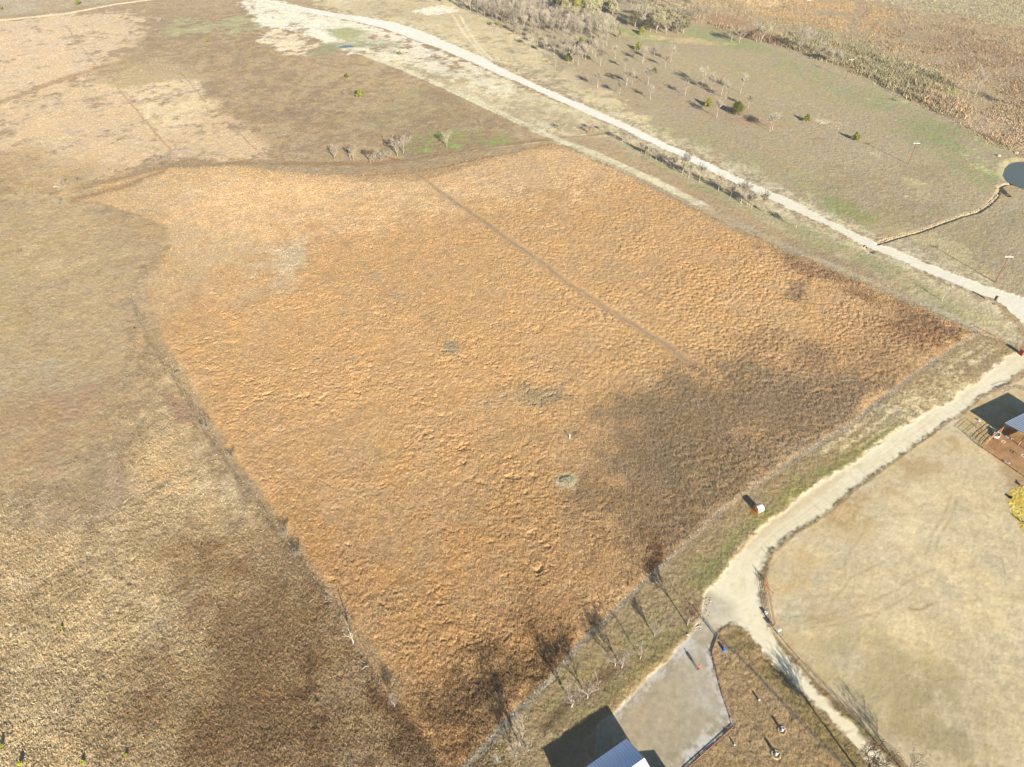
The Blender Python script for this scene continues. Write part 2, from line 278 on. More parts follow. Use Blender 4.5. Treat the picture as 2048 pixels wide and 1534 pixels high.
# ================= the verge between field and drive
vrg = area([(1955,668),(2048,700),(2010,712),(1946,770),(1861,818),(1786,865),(1723,910),(1648,958),(1586,1005),(1536,1050),(1490,1095),(1460,1130),(1440,1160),(1415,1200),(1400,1245),(1350,1310),(1300,1355),(1226,1430),(1150,1500),(1100,1600),(900,1600),(1010,1450),(1090,1370),(1180,1268),(1300,1152),(1370,1088),(1440,1022),(1520,965),(1600,912),(1700,850),(1830,748)], (188,164,122), .8, 1, .8, 0, None, (174,152,110))
for a, b, w in ((((1980,678)),(1640,905),1.4), ((2000,690),(1680,900),1.2), ((1960,720),(1760,850),1.0)):
    line([a, b], w, (232,212,166), .7, .8, .8, .45, M2 * .4 + M3 * .7)
line([(1920,760),(1840,815),(1760,868)], 6, (232,212,166), 1.8, .8, 3, .5, M2 * .4 + M3 * .7)
line([(1790,850),(1700,905),(1620,960),(1560,1010),(1500,1060),(1440,1120),(1400,1170)], 3.2, (152,148,92), 1.5, .8, 2.5, .45, M2 * .5 + M3 * .6)
line([(1760,872),(1690,920),(1600,985),(1530,1040)], 1.6, (160,150,90), 1, .7, 1.5, .3)
line([(1360,1180),(1400,1130),(1440,1130),(1420,1190)], 4, (156,148,96), 1.8, .6, 3, .5, M2 * .5 + M3 * .6)
line([(1330,1230),(1290,1290),(1220,1330),(1150,1370),(1100,1400)], 4, (156,146,94), 1.8, .7, 3, .4, M2 * .5 + M3 * .6)
line([(1380,1270),(1330,1300),(1290,1350),(1230,1390)], 3, (150,138,86), 1.3, .7, 1.5, .3)
line([(1250,1340),(1200,1370),(1140,1410),(1090,1450)], 3, (128,106,78), 1.3, .8, 1.5, .2)
line([(1240,1300),(1180,1350),(1120,1385)], 1.6, (186,160,110), 1, .7, 1, .3)
line([(1378,1290),(1340,1320),(1280,1370),(1220,1415)], 2.0, (190,160,112), .6, .85, .5)
line([(1953,668),(1830,750),(1700,852),(1600,914),(1520,967),(1440,1026),(1370,1092),(1302,1154),(1180,1270),(1090,1372),(1010,1452),(940,1525),(915,1560)], 1.0, (176,160,134), .3, .9, .2)
line([(1090,1372),(1010,1452),(940,1525),(915,1560)], 1.3, (158,146,124), .3, .9, .2)
area([(984,1514),(992,1511),(999,1515),(999,1524),(990,1527),(984,1522)], (224,212,188), .3, .9, .3)
area([(1080,1480),(1240,1400),(1210,1450),(1120,1520)], (152,140,92), 3, .6, 3, .2)
# ================= paddock on the right
pad = area([(2300,640),(2048,758),(2010,775),(1961,800),(1886,858),(1786,926),(1711,978),(1636,1041),(1573,1085),(1546,1110),(1535,1135),(1530,1160),(1535,1230),(1550,1275),(1620,1350),(1700,1430),(1820,1540),(1900,1620),(2300,1620)], (220,199,157), .5, 1, .4, 0, None, (214,192,149))
area([(1560,1300),(1640,1340),(1800,1340),(1900,1380),(1960,1460),(2000,1560),(1850,1560),(1700,1430)], (172,156,112), 9, .85, 11, .3, None, (184,166,122))
area([(1800,1420),(1930,1400),(1980,1500),(1900,1600),(1820,1540)], (172,154,120), 8, .5, 9, .5)
area([(1560,1240),(1640,1210),(1760,1180),(1840,1190),(1700,1240),(1620,1270)], (196,174,134), 3, .7, 4, .3)
area([(1600,1040),(1700,980),(1780,950),(1760,1000),(1660,1080)], (182,150,104), 4, .7, 5, .3)
area([(1780,930),(1880,870),(1930,880),(1900,920),(1800,960)], (180,152,108), 4, .7, 4, .3)
area([(1540,1120),(1620,1100),(1640,1180),(1560,1200)], (198,168,118), 5, .6, 6, .35)
area([(1880,1250),(1960,1230),(1980,1320),(1920,1350)], (190,162,112), 4, .5, 5, .5)
line([(1800,1210),(1815,1217),(1840,1219),(1865,1210)], .5, (168,142,104), .4, .8, .3)
line([(1770,1085),(1850,1010),(1870,960)], .8, (228,210,170), .6, .5, 1, .3)
line([(1555,1230),(1600,1238),(1660,1242)], .6, (176,150,112), .6, .7, .5, .4)
line([(1555,1250),(1620,1252),(1700,1235),(1800,1200)], .7, (186,160,120), .7, .6, .8, .4)
line([(1550,1225),(1590,1232),(1612,1262)], 2.4, (230,214,172), 1, .8, 1.2, .2)
line([(1556,1285),(1650,1385),(1760,1480),(1830,1550)], 1.1, (224,206,164), .6, .75, .5, .2)
line([(1990,745),(1900,842),(1800,912),(1700,985),(1600,1065),(1548,1108),(1533,1160)], .45, (190,176,150), .3, .9, .2)
area([(1930,790),(1980,770),(2100,790),(2100,1010),(2048,960),(1990,910),(1940,880),(1900,840)], (200,168,112), 2.5, .8, 3, .2)
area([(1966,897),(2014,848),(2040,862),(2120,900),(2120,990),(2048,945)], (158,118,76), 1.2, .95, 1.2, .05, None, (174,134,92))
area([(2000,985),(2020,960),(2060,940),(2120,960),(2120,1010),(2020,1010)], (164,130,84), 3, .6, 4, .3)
area([(1700,1040),(1900,960),(2040,1010),(2060,1250),(1900,1200),(1780,1240),(1680,1180)], (222,202,160), 8, .6, 10, .2)
area([(1940,1250),(2060,1200),(2060,1420),(1980,1400)], (222,202,160), 8, .6, 9, .3)
for tr in ([(1552,1232),(1640,1238),(1720,1215),(1800,1170),(1870,1140)], [(1552,1240),(1640,1250),(1730,1235),(1830,1185)], [(1600,1262),(1680,1255),(1760,1225)], [(1650,1240),(1668,1200),(1700,1160),(1760,1120)], [(1690,1160),(1700,1100),(1730,1040)], [(1850,1120),(1870,1060),(1900,990)], [(1862,1122),(1884,1062),(1914,994)], [(1980,1110),(2000,1120),(2010,1150)]):
    line(tr, .6, (186,163,122), .4, .75, 1.0, .25, M3)
line([(1930,805),(1861,846),(1786,893),(1700,955),(1600,1032),(1536,1085),(1480,1140)][:0] or [(1905,792),(1840,836),(1770,884),(1690,940),(1610,998),(1540,1052),(1490,1100),(1450,1145)], 2.0, (206,180,136), 1.2, .75, 2.2, .3, M2 * .4 + M3 * .6)
line([(1600,905),(1500,975),(1420,1042),(1350,1105)], 2.6, (176,148,112), 1.5, .6, 1.5, .2)
# strips beside the drive
line([(2030,735),(1990,768),(1900,835),(1800,903),(1711,965),(1636,1027),(1573,1068),(1530,1100),(1515,1150)], 2.7, (146,122,86), .5, .95, .9, .12, None, (130,118,78))
area([(1541,1262),(1552,1275),(1620,1350),(1700,1425),(1800,1520),(1840,1560),(1790,1560),(1723,1475),(1661,1412),(1593,1335),(1552,1290)], (150,124,88), .5, 1, .6, 0, None, (140,124,80))
yrd = area([(1440,1256),(1480,1245),(1500,1262),(1516,1300),(1551,1337),(1596,1387),(1643,1422),(1711,1492),(1760,1560),(1340,1620),(1380,1534),(1467,1454),(1447,1395),(1422,1305)], (192,162,118), .5, 1, .6, 0, None, (178,150,108))
area([(1490,1255),(1516,1300),(1596,1387),(1711,1492),(1770,1570),(1720,1570),(1600,1440),(1500,1340),(1450,1275)], (150,132,84), 1.2, .85, 1.5, .2)
line([(1436,1276),(1480,1318),(1520,1360),(1580,1425),(1640,1485),(1700,1545)], .5, (132,118,108), .3, .8, .3)
area([(1424,1300),(1434,1284),(1450,1292),(1440,1300),(1436,1330),(1466,1440),(1460,1430),(1432,1340)], (196,160,116), .5, .8, .6, .2)
line([(640,22),(760,54),(860,76),(960,122),(1100,196),(1300,292),(1500,388),(1700,484),(1900,570)], 7, (226,212,172), 2.5, .55, 2, .45, M2 * .4 + M3 * .7)
line([(800,40),(960,104),(1100,172),(1300,262),(1500,358),(1700,456),(1850,520),(1960,560)], 8, (230,216,176), 3, .55, 2, .45, M2 * .4 + M3 * .7)
for dx_, cl, w_ in ((-26, (226,206,160), .8), (-14, (150,128,92), 1.0), (0, (228,208,164), .9), (14, (152,132,94), .9), (26, (224,204,158), .8)):
    line([(1985+dx_*.5,672-dx_*.1),(1900+dx_*.6,742+dx_*.5),(1800+dx_*.6,812+dx_*.5),(1700+dx_*.5,884+dx_*.5)], w_, cl, .5, .55, .8, .35, M3)
# masks that turn into surfaces of their own
ROAD = [(440,-40),(527,0),(596,12),(667,26),(723,33),(789,45),(841,61),(893,83),(959,113),(1000,134),(1094,178),(1212,230),(1302,272),(1397,317),(1496,364),(1600,410),(1680,452),(1760,488),(1840,522),(1919,552),(1983,576),(2048,596),(2400,640),(2400,760),(2100,720),(2048,648),(2015,616),(1987,598),(1960,588),(1900,562),(1840,540),(1780,512),(1720,488),(1660,454),(1600,428),(1496,379),(1397,331),(1302,285),(1212,244),(1094,191),(1040,166),(983,142),(936,121),(865,92),(818,76),(770,58),(695,40),(629,28),(558,10),(440,-20)]
def rag(m): return np.clip(m + 4 * m * (1 - m) * (M3 * .22 + M2 * .2), 0, 1)
road = rag(mask(ROAD, .7, .9))
DRIVE = [(2100,640),(2048,700),(2010,712),(1946,770),(1861,818),(1786,865),(1723,910),(1648,958),(1586,1005),(1536,1050),(1490,1095),(1460,1130),(1440,1160),(1418,1195),(1410,1225),(1425,1240),(1440,1262),(1455,1252),(1478,1249),(1492,1256),(1516,1300),(1551,1337),(1573,1357),(1596,1387),(1618,1402),(1643,1422),(1686,1460),(1711,1492),(1743,1534),(1800,1610),(1870,1610),(1781,1534),(1748,1500),(1723,1475),(1691,1442),(1661,1412),(1623,1370),(1593,1335),(1558,1300),(1545,1280),(1534,1258),(1529,1242),(1521,1214),(1513,1188),(1508,1163),(1510,1152),(1523,1129),(1536,1103),(1573,1075),(1636,1033),(1711,970),(1786,918),(1886,850),(1961,795),(2006,768),(2048,735),(2140,700)]
drive = rag(mask(DRIVE, .75, 1.3))
YARD = [(1440,1258),(1428,1290),(1422,1305),(1430,1335),(1447,1395),(1460,1430),(1467,1454),(1420,1500),(1378,1534),(1330,1570),(1250,1600),(1180,1540),(1200,1450),(1226,1430),(1260,1395),(1300,1355),(1350,1310),(1380,1275),(1403,1238),(1413,1205),(1432,1198),(1460,1215),(1470,1240)]
yard = rag(mask(YARD, .4, .35))
lay(road, (255,250,230), 1, 0, None, (252,242,218)); lay(drive, (250,236,200), 1, 0, None, (243,227,188))
# wheel ruts on the drive and the road
for o in (-3.5, 3.5):
    line([(2030+o,712+o),(1900+o,806+o),(1786+o,890+o),(1648+o,992+o),(1560+o,1055+o),(1500+o,1110+o),(1482+o,1150+o),(1485+o,1190+o)], .7, (226,206,164), .4, .5, .6, .3, M2 * .5 + M3 * .5)
line([(1470,1120),(1490,1095),(1540,1055),(1620,995),(1720,925)], 1.6, (216,188,144), .8, .6, .8, .3)
lay(drive * mask([(1415,1200),(1480,1190),(1520,1240),(1480,1260),(1430,1240)], 3, 3), (222,206,166), .5, .4)
lay(road * mask([(2400,500),(1500,350),(1500,450),(2400,800)], 25, 1), (246,234,206), .9)
ysoft = mask(YARD, 2.4, 3.5) * np.clip(yard + drive, 0, 1)
lay(yard * (1 - drive), (226,210,174), 1)
lay(np.maximum(ysoft, yard * (1 - mask([(1395,1262),(1395,1180),(1500,1180),(1500,1262)], 3, 2))), (190,175,146), 1, 0, None, (179,165,138))
lay(yard * mask([(1405,1240),(1412,1195),(1500,1180),(1500,1240),(1440,1262)], 2.2, 2.5), (222,206,170), .9, .3)
lay(drive * mask([(1395,1260),(1400,1190),(1440,1200),(1462,1225),(1455,1262)], 2.0, 2.5), (208,194,166), .8, .2)
lay(yard * mask([(1400,1260),(1470,1200),(1470,1260),(1440,1290),(1420,1340),(1450,1440),(1400,1440),(1385,1330)], 3, 3), (206,196,178), .8, .3)
for ln in ([(1440,1300),(1455,1380),(1478,1450)][:0] or [(1427,1305),(1437,1350),(1452,1400),(1460,1440)], [(1385,1290),(1330,1340),(1280,1390),(1240,1430)], [(1450,1462),(1410,1500),(1380,1530)]):
    lay(yard * mask(ln, .8, 1.2, False, 2.6), (212,206,194), .7, .4, M3)
lay(yard * mask([(1240,1440),(1340,1350),(1400,1400),(1360,1480),(1250,1500)], 4, 3), (194,172,136), .7, .3)
C_LITTER = [(2016,988),(2030,975),(2048,972),(2120,980),(2120,1090),(2048,1070),(2035,1050),(2020,1030),(2014,1005)]
litter = mask(C_LITTER, .5, 1.0)
lay(litter, (222,200,110), 1, .05, None, (206,178,84))
POND = [(2007,347),(2010,335),(2020,326),(2035,322),(2052,321),(2080,324),(2105,335),(2112,350),(2100,366),(2075,373),(2048,371),(2032,366),(2016,358)]
pond_d = mask([(2002,347),(2006,332),(2018,322),(2035,318),(2052,317),(2082,320),(2112,333),(2120,350),(2106,370),(2078,378),(2046,376),(2028,370),(2010,360)], 2.2, .4)
lay(pond_d, (178,160,118), .8)
pud = mask([(676,93),(688,89),(702,89),(712,91),(704,95),(690,96),(680,96)], .8, .8)
lay(pud, (160,164,140), .8)
# ------------------------------------------------------------------ fine colour grain that belongs to the plants themselves
hard = np.clip(road + drive + yard, 0, 1); soft = 1 - hard
g1 = (M3 * .055 + M2 * .05 + M1 * .03 + M0 * .02)
grain = g1 * soft + (M3 * (.016 + .04 * yard) + M2 * (.012 + .012 * yard)) * hard
C *= np.clip(1 + grain, .5, 1.6)[:, None]
hue = nrm(fbm(X, Y, 6, 4, 50))
C[:] = C * .99 + C.mean(1)[:, None] * .01 * (fld + scr * .5 + tus * .3 + yrd * .5).clip(0, 1)[:, None] + C * .01 * (1 - (fld + scr * .5 + tus * .3 + yrd * .5).clip(0, 1))[:, None]
C[:, 0] *= 1 + hue * .012 * soft; C[:, 2] *= 1 - hue * .03 * soft
del g1, grain
# ------------------------------------------------------------------ relief: lodged grass, tussocks, banks
SX, SY = U_, V_ * .55
def bil(sc, seed): return np.abs(2 * rn(SX, SY, sc, seed) - 1)
def bilr(sc, seed): return np.abs(2 * rn(X, Y, sc, seed) - 1)
SX = SX + (fbm(X, Y, 1.6, 3, 80) - .5) * 1.5; SY = SY + (fbm(X, Y, 1.6, 3, 85) - .5) * 1.5
n5 = bil(3.1, 62); n6 = bil(1.6, 60)
crk = (1 - sst(.02, .16, n5)) * sst(.7, 1.4, M2 * .7 + M3 * .5) + (1 - sst(.02, .22, n6)) * sst(.6, 1.5, M1 * .3 + M3 * .8) * .8
WN = R.rand(N).astype(np.float32)
lodge = .05 * n5 + .10 * rn(SX, SY, .95, 60) + .15 * rn(X, Y * 1.15, .52, 64) + .12 * rn(X, Y, .33, 65) + .07 * WN - .26 * crk
w1 = 1 - np.clip(worley(X + WX * 3, Y + WY * 3, 1.5, 1), 0, 1); w2 = 1 - np.clip(worley(X, Y, .85, 2), 0, 1)
tuss = .15 * w1 ** .8 + .2 * w2 + .16 * rn(X, Y, .4, 66)
fine = .04 * R.rand(N).astype(np.float32) + .10 * rn(X, Y, .5, 67) + .05 * rn(X, Y, .28, 68) + .10 * rn(X, Y, 1.3, 69)
right = sst(-5, 60, X - (Y - 95) * -.35) * fld             # the north-east side of the field is clumpier and finer
calm = np.clip(np.maximum(pale1, pale2) * .8 + bro * .35 + dk2 * .1, 0, 1)
line_m = mask([(815,338),(850,362),(920,412),(1000,465),(1060,510),(1120,556),(1180,595),(1250,640),(1320,685),(1380,730)], .8, .7, False, 3.0)
edge_m = mask([(300,650),(330,700),(362,752),(395,815),(420,852),(470,925),(515,985),(560,1055),(600,1110),(650,1180),(690,1250),(745,1310),(800,1390)], 1., .8, False, 3.6)
patchy = .6 + .4 * sst(-1, 1, M1)
edgein = mask(F_POLY, 2.5, 1.2) * (1 - mask([(120,340),(330,320),(400,420),(390,560),(340,680),(280,700),(260,500)], 10, 8) * .7)
farfade = 1 - .45 * sst(200, 330, Y)
w1b = 1 - np.clip(worley(X + WX * 1.5, Y + WY * 1.5, 1.3, 4) * 1.2, 0, 1)
Hf = (lodge * (1 - .5 * right) + (.26 * w1b ** .7 + .12 * rn(X, Y, .45, 90) + .05 * WN) * right) * patchy * (1 - .75 * calm) * (1 - .85 * line_m) * (1 - .8 * edge_m) * farfade
Z += fld * edgein * (Hf * 1.1 + .25)
Z += tsoft * (1 - fld) * (tuss * .8 + .07 * WN + .12 * bilr(3.2, 70)) * (1 - .6 * drk) * (1 - edge_m)
rest = (1 - fld) * (1 - tsoft) * soft * (1 - pad * .75)
Z += rest * fine * .9 + rest * scr * (.35 * w1 * sst(-1, 1, M1) + .25 * w2)
Z += vrg * soft * (1 - fld) * (tuss * .28) + yrd * soft * tuss * .25
Z += pad * soft * fine * .08 + litter * .14 * rn(X, Y, .3, 71)
Z += (drk * .5 + bro * fld * .25 + dk2 * .7) * (.25 * w2 + .22 * rn(X, Y, .4, 72))
Z += hard * .02 * rn(X, Y, .6, 73)
Z -= road * .03
Z -= pond_d * 1.1; Z -= pud * .25
dch = mask([(1755,487),(1800,474),(1840,463),(1880,448),(1925,432),(1955,424),(1975,412),(1990,398),(2000,378)], .6, .3, False, 1.2)
Z -= dch * .55
for pts, dep, w_ in (([(1999,374),(2008,386),(2016,392)], .8, 1.4), ([(2004,372),(2016,368),(2024,364)], .6, 1.0), ([(1733,497),(1742,503)], .7, 1.6)):
    Z -= mask(pts, .5, .2, False, w_) * dep
def hz(x, y):
    t = np.interp(y, ys, np.arange(NR)); r = int(round(t)); h = 66 + .60 * y; c = int(round((x / h + 1) / 2 * (NCOL - 1)))
    r = min(max(r, 0), NR - 1); c = min(max(c, 0), NCOL - 1); return float(Z[r * NCOL + c])

# ------------------------------------------------------------------ materials
def new_mat(name):
    m = bpy.data.materials.new(name); m.use_nodes = True
    b = m.node_tree.nodes['Principled BSDF']; b.inputs['Specular IOR Level'].default_value = .15; b.inputs['Roughness'].default_value = .9
    return m, m.node_tree, b
def ground_mat(name, n1, n2, amp, bump, spec=.05):
    m, t, b = new_mat(name); L = t.links.new; b.inputs['Specular IOR Level'].default_value = spec; b.inputs['Roughness'].default_value = 1
    at = t.nodes.new('ShaderNodeAttribute'); at.attribute_name = 'Col'
    tc = t.nodes.new('ShaderNodeTexCoord')
    na = t.nodes.new('ShaderNodeTexNoise'); na.inputs['Scale'].default_value = n1; na.inputs['Detail'].default_value = 3; na.inputs['Roughness'].default_value = .65
    nb = t.nodes.new('ShaderNodeTexNoise'); nb.inputs['Scale'].default_value = n2; nb.inputs['Detail'].default_value = 2
    L(tc.outputs['Object'], na.inputs[0]); L(tc.outputs['Object'], nb.inputs[0])
    ad = t.nodes.new('ShaderNodeMath'); ad.operation = 'ADD'; L(na.outputs[0], ad.inputs[0]); L(nb.outputs[0], ad.inputs[1])
    mr = t.nodes.new('ShaderNodeMapRange'); mr.inputs[1].default_value = .65; mr.inputs[2].default_value = 1.35; mr.inputs[3].default_value = 1 - amp; mr.inputs[4].default_value = 1 + amp
    L(ad.outputs[0], mr.inputs[0])
    mx = t.nodes.new('ShaderNodeVectorMath'); mx.operation = 'SCALE'; L(at.outputs['Color'], mx.inputs[0]); L(mr.outputs[0], mx.inputs['Scale'])
    L(mx.outputs[0], b.inputs['Base Color'])
    if bump:
        bp = t.nodes.new('ShaderNodeBump'); bp.inputs['Strength'].default_value = .5; bp.inputs['Distance'].default_value = bump
        L(na.outputs[0], bp.inputs['Height']); L(bp.outputs[0], b.inputs['Normal'])
    return m
def flat(name, col, rough=.85, metal=0, spec=.2, var=.15, scale=3.0, albedo=False, col2=None):
    m, t, b = new_mat(name); L = t.links.new
    b.inputs['Roughness'].default_value = rough; b.inputs['Metallic'].default_value = metal; b.inputs['Specular IOR Level'].default_value = spec
    c = rgba(col); c2 = rgba(col2) if col2 else tuple(x * (1 - var) for x in c[:3]) + (1,)
    tc = t.nodes.new('ShaderNodeTexCoord'); n = t.nodes.new('ShaderNodeTexNoise'); n.inputs['Scale'].default_value = scale; n.inputs['Detail'].default_value = 3
    r = t.nodes.new('ShaderNodeValToRGB'); r.color_ramp.elements[0].position = .35; r.color_ramp.elements[1].position = .65
    r.color_ramp.elements[0].color = c2; r.color_ramp.elements[1].color = c
    L(tc.outputs['Object'], n.inputs[0]); L(n.outputs[0], r.inputs[0]); L(r.outputs[0], b.inputs['Base Color'])
    return m
M = dict(
    ground=ground_mat('pasture_soil', 2.4, 7.0, .20, .14), grass=ground_mat('tall_dry_grass', 5.5, 11.0, .24, .16),
    paddock=ground_mat('trodden_dirt', 1.6, 8.0, .09, .03), road=ground_mat('crushed_limestone', .8, 5.0, .05, .01), yard=ground_mat('grey_gravel', 1.2, 6.0, .13, .015),
    litter=ground_mat('loose_hay', 3.5, 9.0, .35, .1),
    bark=flat('pale_bark', (176, 160, 138), .9), twig=flat('winter_twigs', (190, 175, 152), .95), twigw=flat('grey_white_twigs', (188, 172, 150), .95), twign=flat('near_twigs', (188, 170, 148), .95),
    barkw=flat('bleached_wood', (222, 208, 184), .8), twigb=flat('brown_twigs', (140, 112, 92), .95), twigr=flat('reddish_twigs', (176, 132, 112), .95),
    cedar=flat('cedar_foliage', (172, 168, 66), .8, var=.45, scale=1.2, col2=(108, 118, 42)), oak=flat('oak_foliage', (196, 186, 140), .8, scale=.5, col2=(150, 144, 100)),
    oaky=flat('yellow_green_foliage', (172, 164, 82), .8, scale=.6, col2=(120, 122, 50)), orange_leaf=flat('orange_leaves', (226, 140, 92), .8, var=.3),
    sprig=flat('bright_sprig', (190, 196, 60), .8, var=.3), brush=flat('dry_brush', (166, 146, 108), .95, scale=.08, col2=(190, 154, 116)),
    pale=flat('pale_dead_stems', (232, 218, 178), .95, scale=1.5, col2=(196, 182, 140)), weed=flat('brown_weeds', (128, 96, 66), .95, scale=.2, col2=(150, 118, 80)), straw=flat('straw_blades', (222, 178, 118), .95, scale=.15, col2=(196, 146, 90)),
    rust=flat('rusty_pipe', (222, 158, 120), .7, var=.2), wire=flat('galvanised_wire', (150, 146, 140), .5, .6), tpost=flat('steel_post', (104, 100, 84), .7),
    white=flat('white_paint', (250, 248, 244), .6, var=.05), wood=flat('weathered_wood', (186, 172, 150), .9), pole=flat('pole_timber', (152, 108, 76), .85, var=.2),
    roofs=None, hay=flat('hay_face', (226, 168, 70), .95, scale=9, col2=(176, 120, 44)), net=flat('bale_net_wrap', (244, 236, 222), .55, spec=.3, var=.08),
    stone=flat('limestone', (224, 206, 170), .9, scale=.7, col2=(176, 154, 120)), dark=flat('dark_rubber', (48, 46, 46), .7), grey=flat('grey_metal', (150, 152, 152), .5, .3),
    blue=flat('blue_plastic', (58, 132, 224), .35, spec=.4, var=.05), orangecloth=flat('orange_cloth', (250, 120, 60), .8, var=.1), trouser=flat('dark_trousers', (92, 70, 84), .9),
    skin=flat('skin', (206, 150, 120), .6, var=.05), hair=flat('dark_hair', (60, 44, 36), .8), brick=flat('red_brick', (176, 92, 66), .85, scale=6), steelblue=flat('galvanised_roof_edge', (210, 214, 220), .4, .5),
    green=flat('green_water', (120, 126, 92), .3), yellow=flat('yellow_paint', (238, 186, 50), .6), goat=flat('goat_coat', (228, 220, 206), .9, scale=4, col2=(150, 110, 80)), stub=flat('dark_opening', (60, 52, 44), .9),
    salt=flat('galvanised_tub', (180, 182, 182), .4, .4), concrete=flat('concrete', (214, 204, 186), .9))
def roof_mat(name, col, dirx, diry, pitch):
    """standing-seam sheet: ribs are bumped along one world direction"""
    m, t, b = new_mat(name); L = t.links.new; b.inputs['Roughness'].default_value = .45; b.inputs['Specular IOR Level'].default_value = .45
    b.inputs['Base Color'].default_value = rgba(col)
    return m
M['roof'] = roof_mat('galvanised_roof', (222, 230, 240), 0, 0, 0); M['roofblue'] = roof_mat('white_roof_sky_tint', (224, 236, 250), 0, 0, 0)
M['rib'] = flat('roof_rib', (150, 164, 184), .5, spec=.3, var=.1); M['ribw'] = flat('white_roof_rib', (246, 248, 250), .5, spec=.3, var=.05); M['roofblue'].node_tree.nodes['Principled BSDF'].inputs['Base Color'].default_value = (.80, .88, .97, 1)  # white barn roof tinted blue: skylight on its shaded slope put into the colour
M['wall'] = flat('white_siding', (226, 224, 216), .6, var=.08)
def water_mat(name, col, rough):
    m, t, b = new_mat(name); b.inputs['Base Color'].default_value = rgba(col); b.inputs['Roughness'].default_value = rough; b.inputs['Specular IOR Level'].default_value = .5
    n = t.nodes.new('ShaderNodeTexNoise'); n.inputs['Scale'].default_value = 1.5; bp = t.nodes.new('ShaderNodeBump'); bp.inputs['Strength'].default_value = .12
    t.links.new(n.outputs[0], bp.inputs['Height']); t.links.new(bp.outputs[0], b.inputs['Normal']); return m
M['water'] = water_mat('pond_water', (92, 100, 88), .08); M['puddle'] = water_mat('puddle_water', (110, 116, 112), .3)

# ------------------------------------------------------------------ build the ground sheet as named surfaces that share one grid
COL = bpy.data.collections.new('scene'); S.collection.children.link(COL)
def put(o, parent=None):
    COL.objects.link(o)
    if parent: o.parent = parent
    return o
def np_mesh(name, co, quads, col=None, mat=None, smooth=False):
    me = bpy.data.meshes.new(name); n = len(quads); k = quads.shape[1]
    me.vertices.add(len(co)); me.vertices.foreach_set('co', np.ascontiguousarray(co, np.float32).ravel())
    me.loops.add(n * k); me.loops.foreach_set('vertex_index', np.ascontiguousarray(quads, np.int32).ravel())
    me.polygons.add(n); me.polygons.foreach_set('loop_start', np.arange(0, n * k, k, dtype=np.int32))
    if smooth: me.polygons.foreach_set('use_smooth', np.ones(n, bool))
    else: me.polygons.foreach_set('use_smooth', np.zeros(n, bool))
    me.update(calc_edges=True)
    if col is not None:
        at = me.color_attributes.new('Col', 'FLOAT_COLOR', 'POINT')
        at.data.foreach_set('color', np.concatenate([col, np.ones((len(col), 1), np.float32)], 1).astype(np.float32).ravel())
    if mat: me.materials.append(mat)
    return me
def meta(o, label=None, cat=None, group=None, kind=None):
    if label: o['label'] = label
    if cat: o['category'] = cat
    if group: o['group'] = group
    if kind: o['kind'] = kind
    return o
idx = np.arange(N, dtype=np.int32).reshape(NR, NCOL)
Q = np.stack([idx[:-1, :-1], idx[:-1, 1:], idx[1:, 1:], idx[1:, :-1]], -1).reshape(-1, 4)
def favg(a): return a[Q].mean(1)
cls = np.zeros(len(Q), np.int8)
cls[favg(fld) > .5] = 1
cls[(favg(tus) > .5) & (cls == 0)] = 2
cls[(favg(scr) > .5) & (cls == 0)] = 3
cls[(favg(vrg) > .5) & (cls == 0)] = 4
cls[(favg(pad) > .5)] = 5
cls[favg(litter) > .5] = 6
cls[favg(yard) > .5] = 9; cls[favg(drive) > .5] = 8; cls[favg(road) > .5] = 7
CO = np.stack([X, Y, Z], 1)
SURF = {0: ('ground', 'ground', 'structure', None, None), 1: ('tall_grass', 'grass', 'stuff', 'tall orange dry grass filling the big fenced field', 'grass'),
        2: ('tussock_grass', 'grass', 'stuff', 'pale tussocky grass in the pasture at lower left of the big field', 'grass'),
        3: ('scrub_ground', 'ground', 'structure', None, None), 4: ('grass_verge', 'ground', 'structure', None, None),
        5: ('paddock_ground', 'paddock', 'structure', None, None), 6: ('loose_hay', 'litter', 'stuff', 'yellow loose hay spread on bare dirt at the right edge', 'hay'),
        7: ('gravel_road', 'road', 'structure', None, None), 8: ('driveway', 'road', 'structure', None, None), 9: ('gravel_yard', 'yard', 'structure', None, None)}
for k, (nm, mt, kind, lab, cat) in SURF.items():
    q = Q[cls == k]
    if not len(q): continue
    used = np.unique(q); rem = np.zeros(N, np.int32); rem[used] = np.arange(len(used), dtype=np.int32)
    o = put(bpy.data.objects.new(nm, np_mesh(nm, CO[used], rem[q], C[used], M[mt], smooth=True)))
    meta(o, lab, cat, None, kind)
# the land beyond the detailed sheet
def far_land():
    bot = idx[0]; top = idx[-1]; lef = idx[:, 0]; rig = idx[:, -1]
    ring = np.concatenate([bot, rig[1:], top[::-1][1:], lef[::-1][1:-1]]); base = CO[ring]; n = len(ring); out = [base]; cols = [C[ring]]
    ctr = np.array([0, 280, 0], np.float32)
    for s in (1.25, 2, 4, 9):
        p = ctr + (base - ctr) * s; p[:, 2] = base[:, 2] * .2; out.append(p); cols.append(C[ring] * .8 + alb((180, 156, 120)) * .2)
    q = []
    a = np.arange(n); b = (a + 1) % n
    for r in range(4): q.append(np.stack([a + r * n, a + (r + 1) * n, b + (r + 1) * n, b + r * n], 1))
    o = put(bpy.data.objects.new('far_ground', np_mesh('far_ground', np.concatenate(out), np.concatenate(q), np.concatenate(cols), M['ground']))); meta(o, kind='structure')
far_land()
del Q, CO
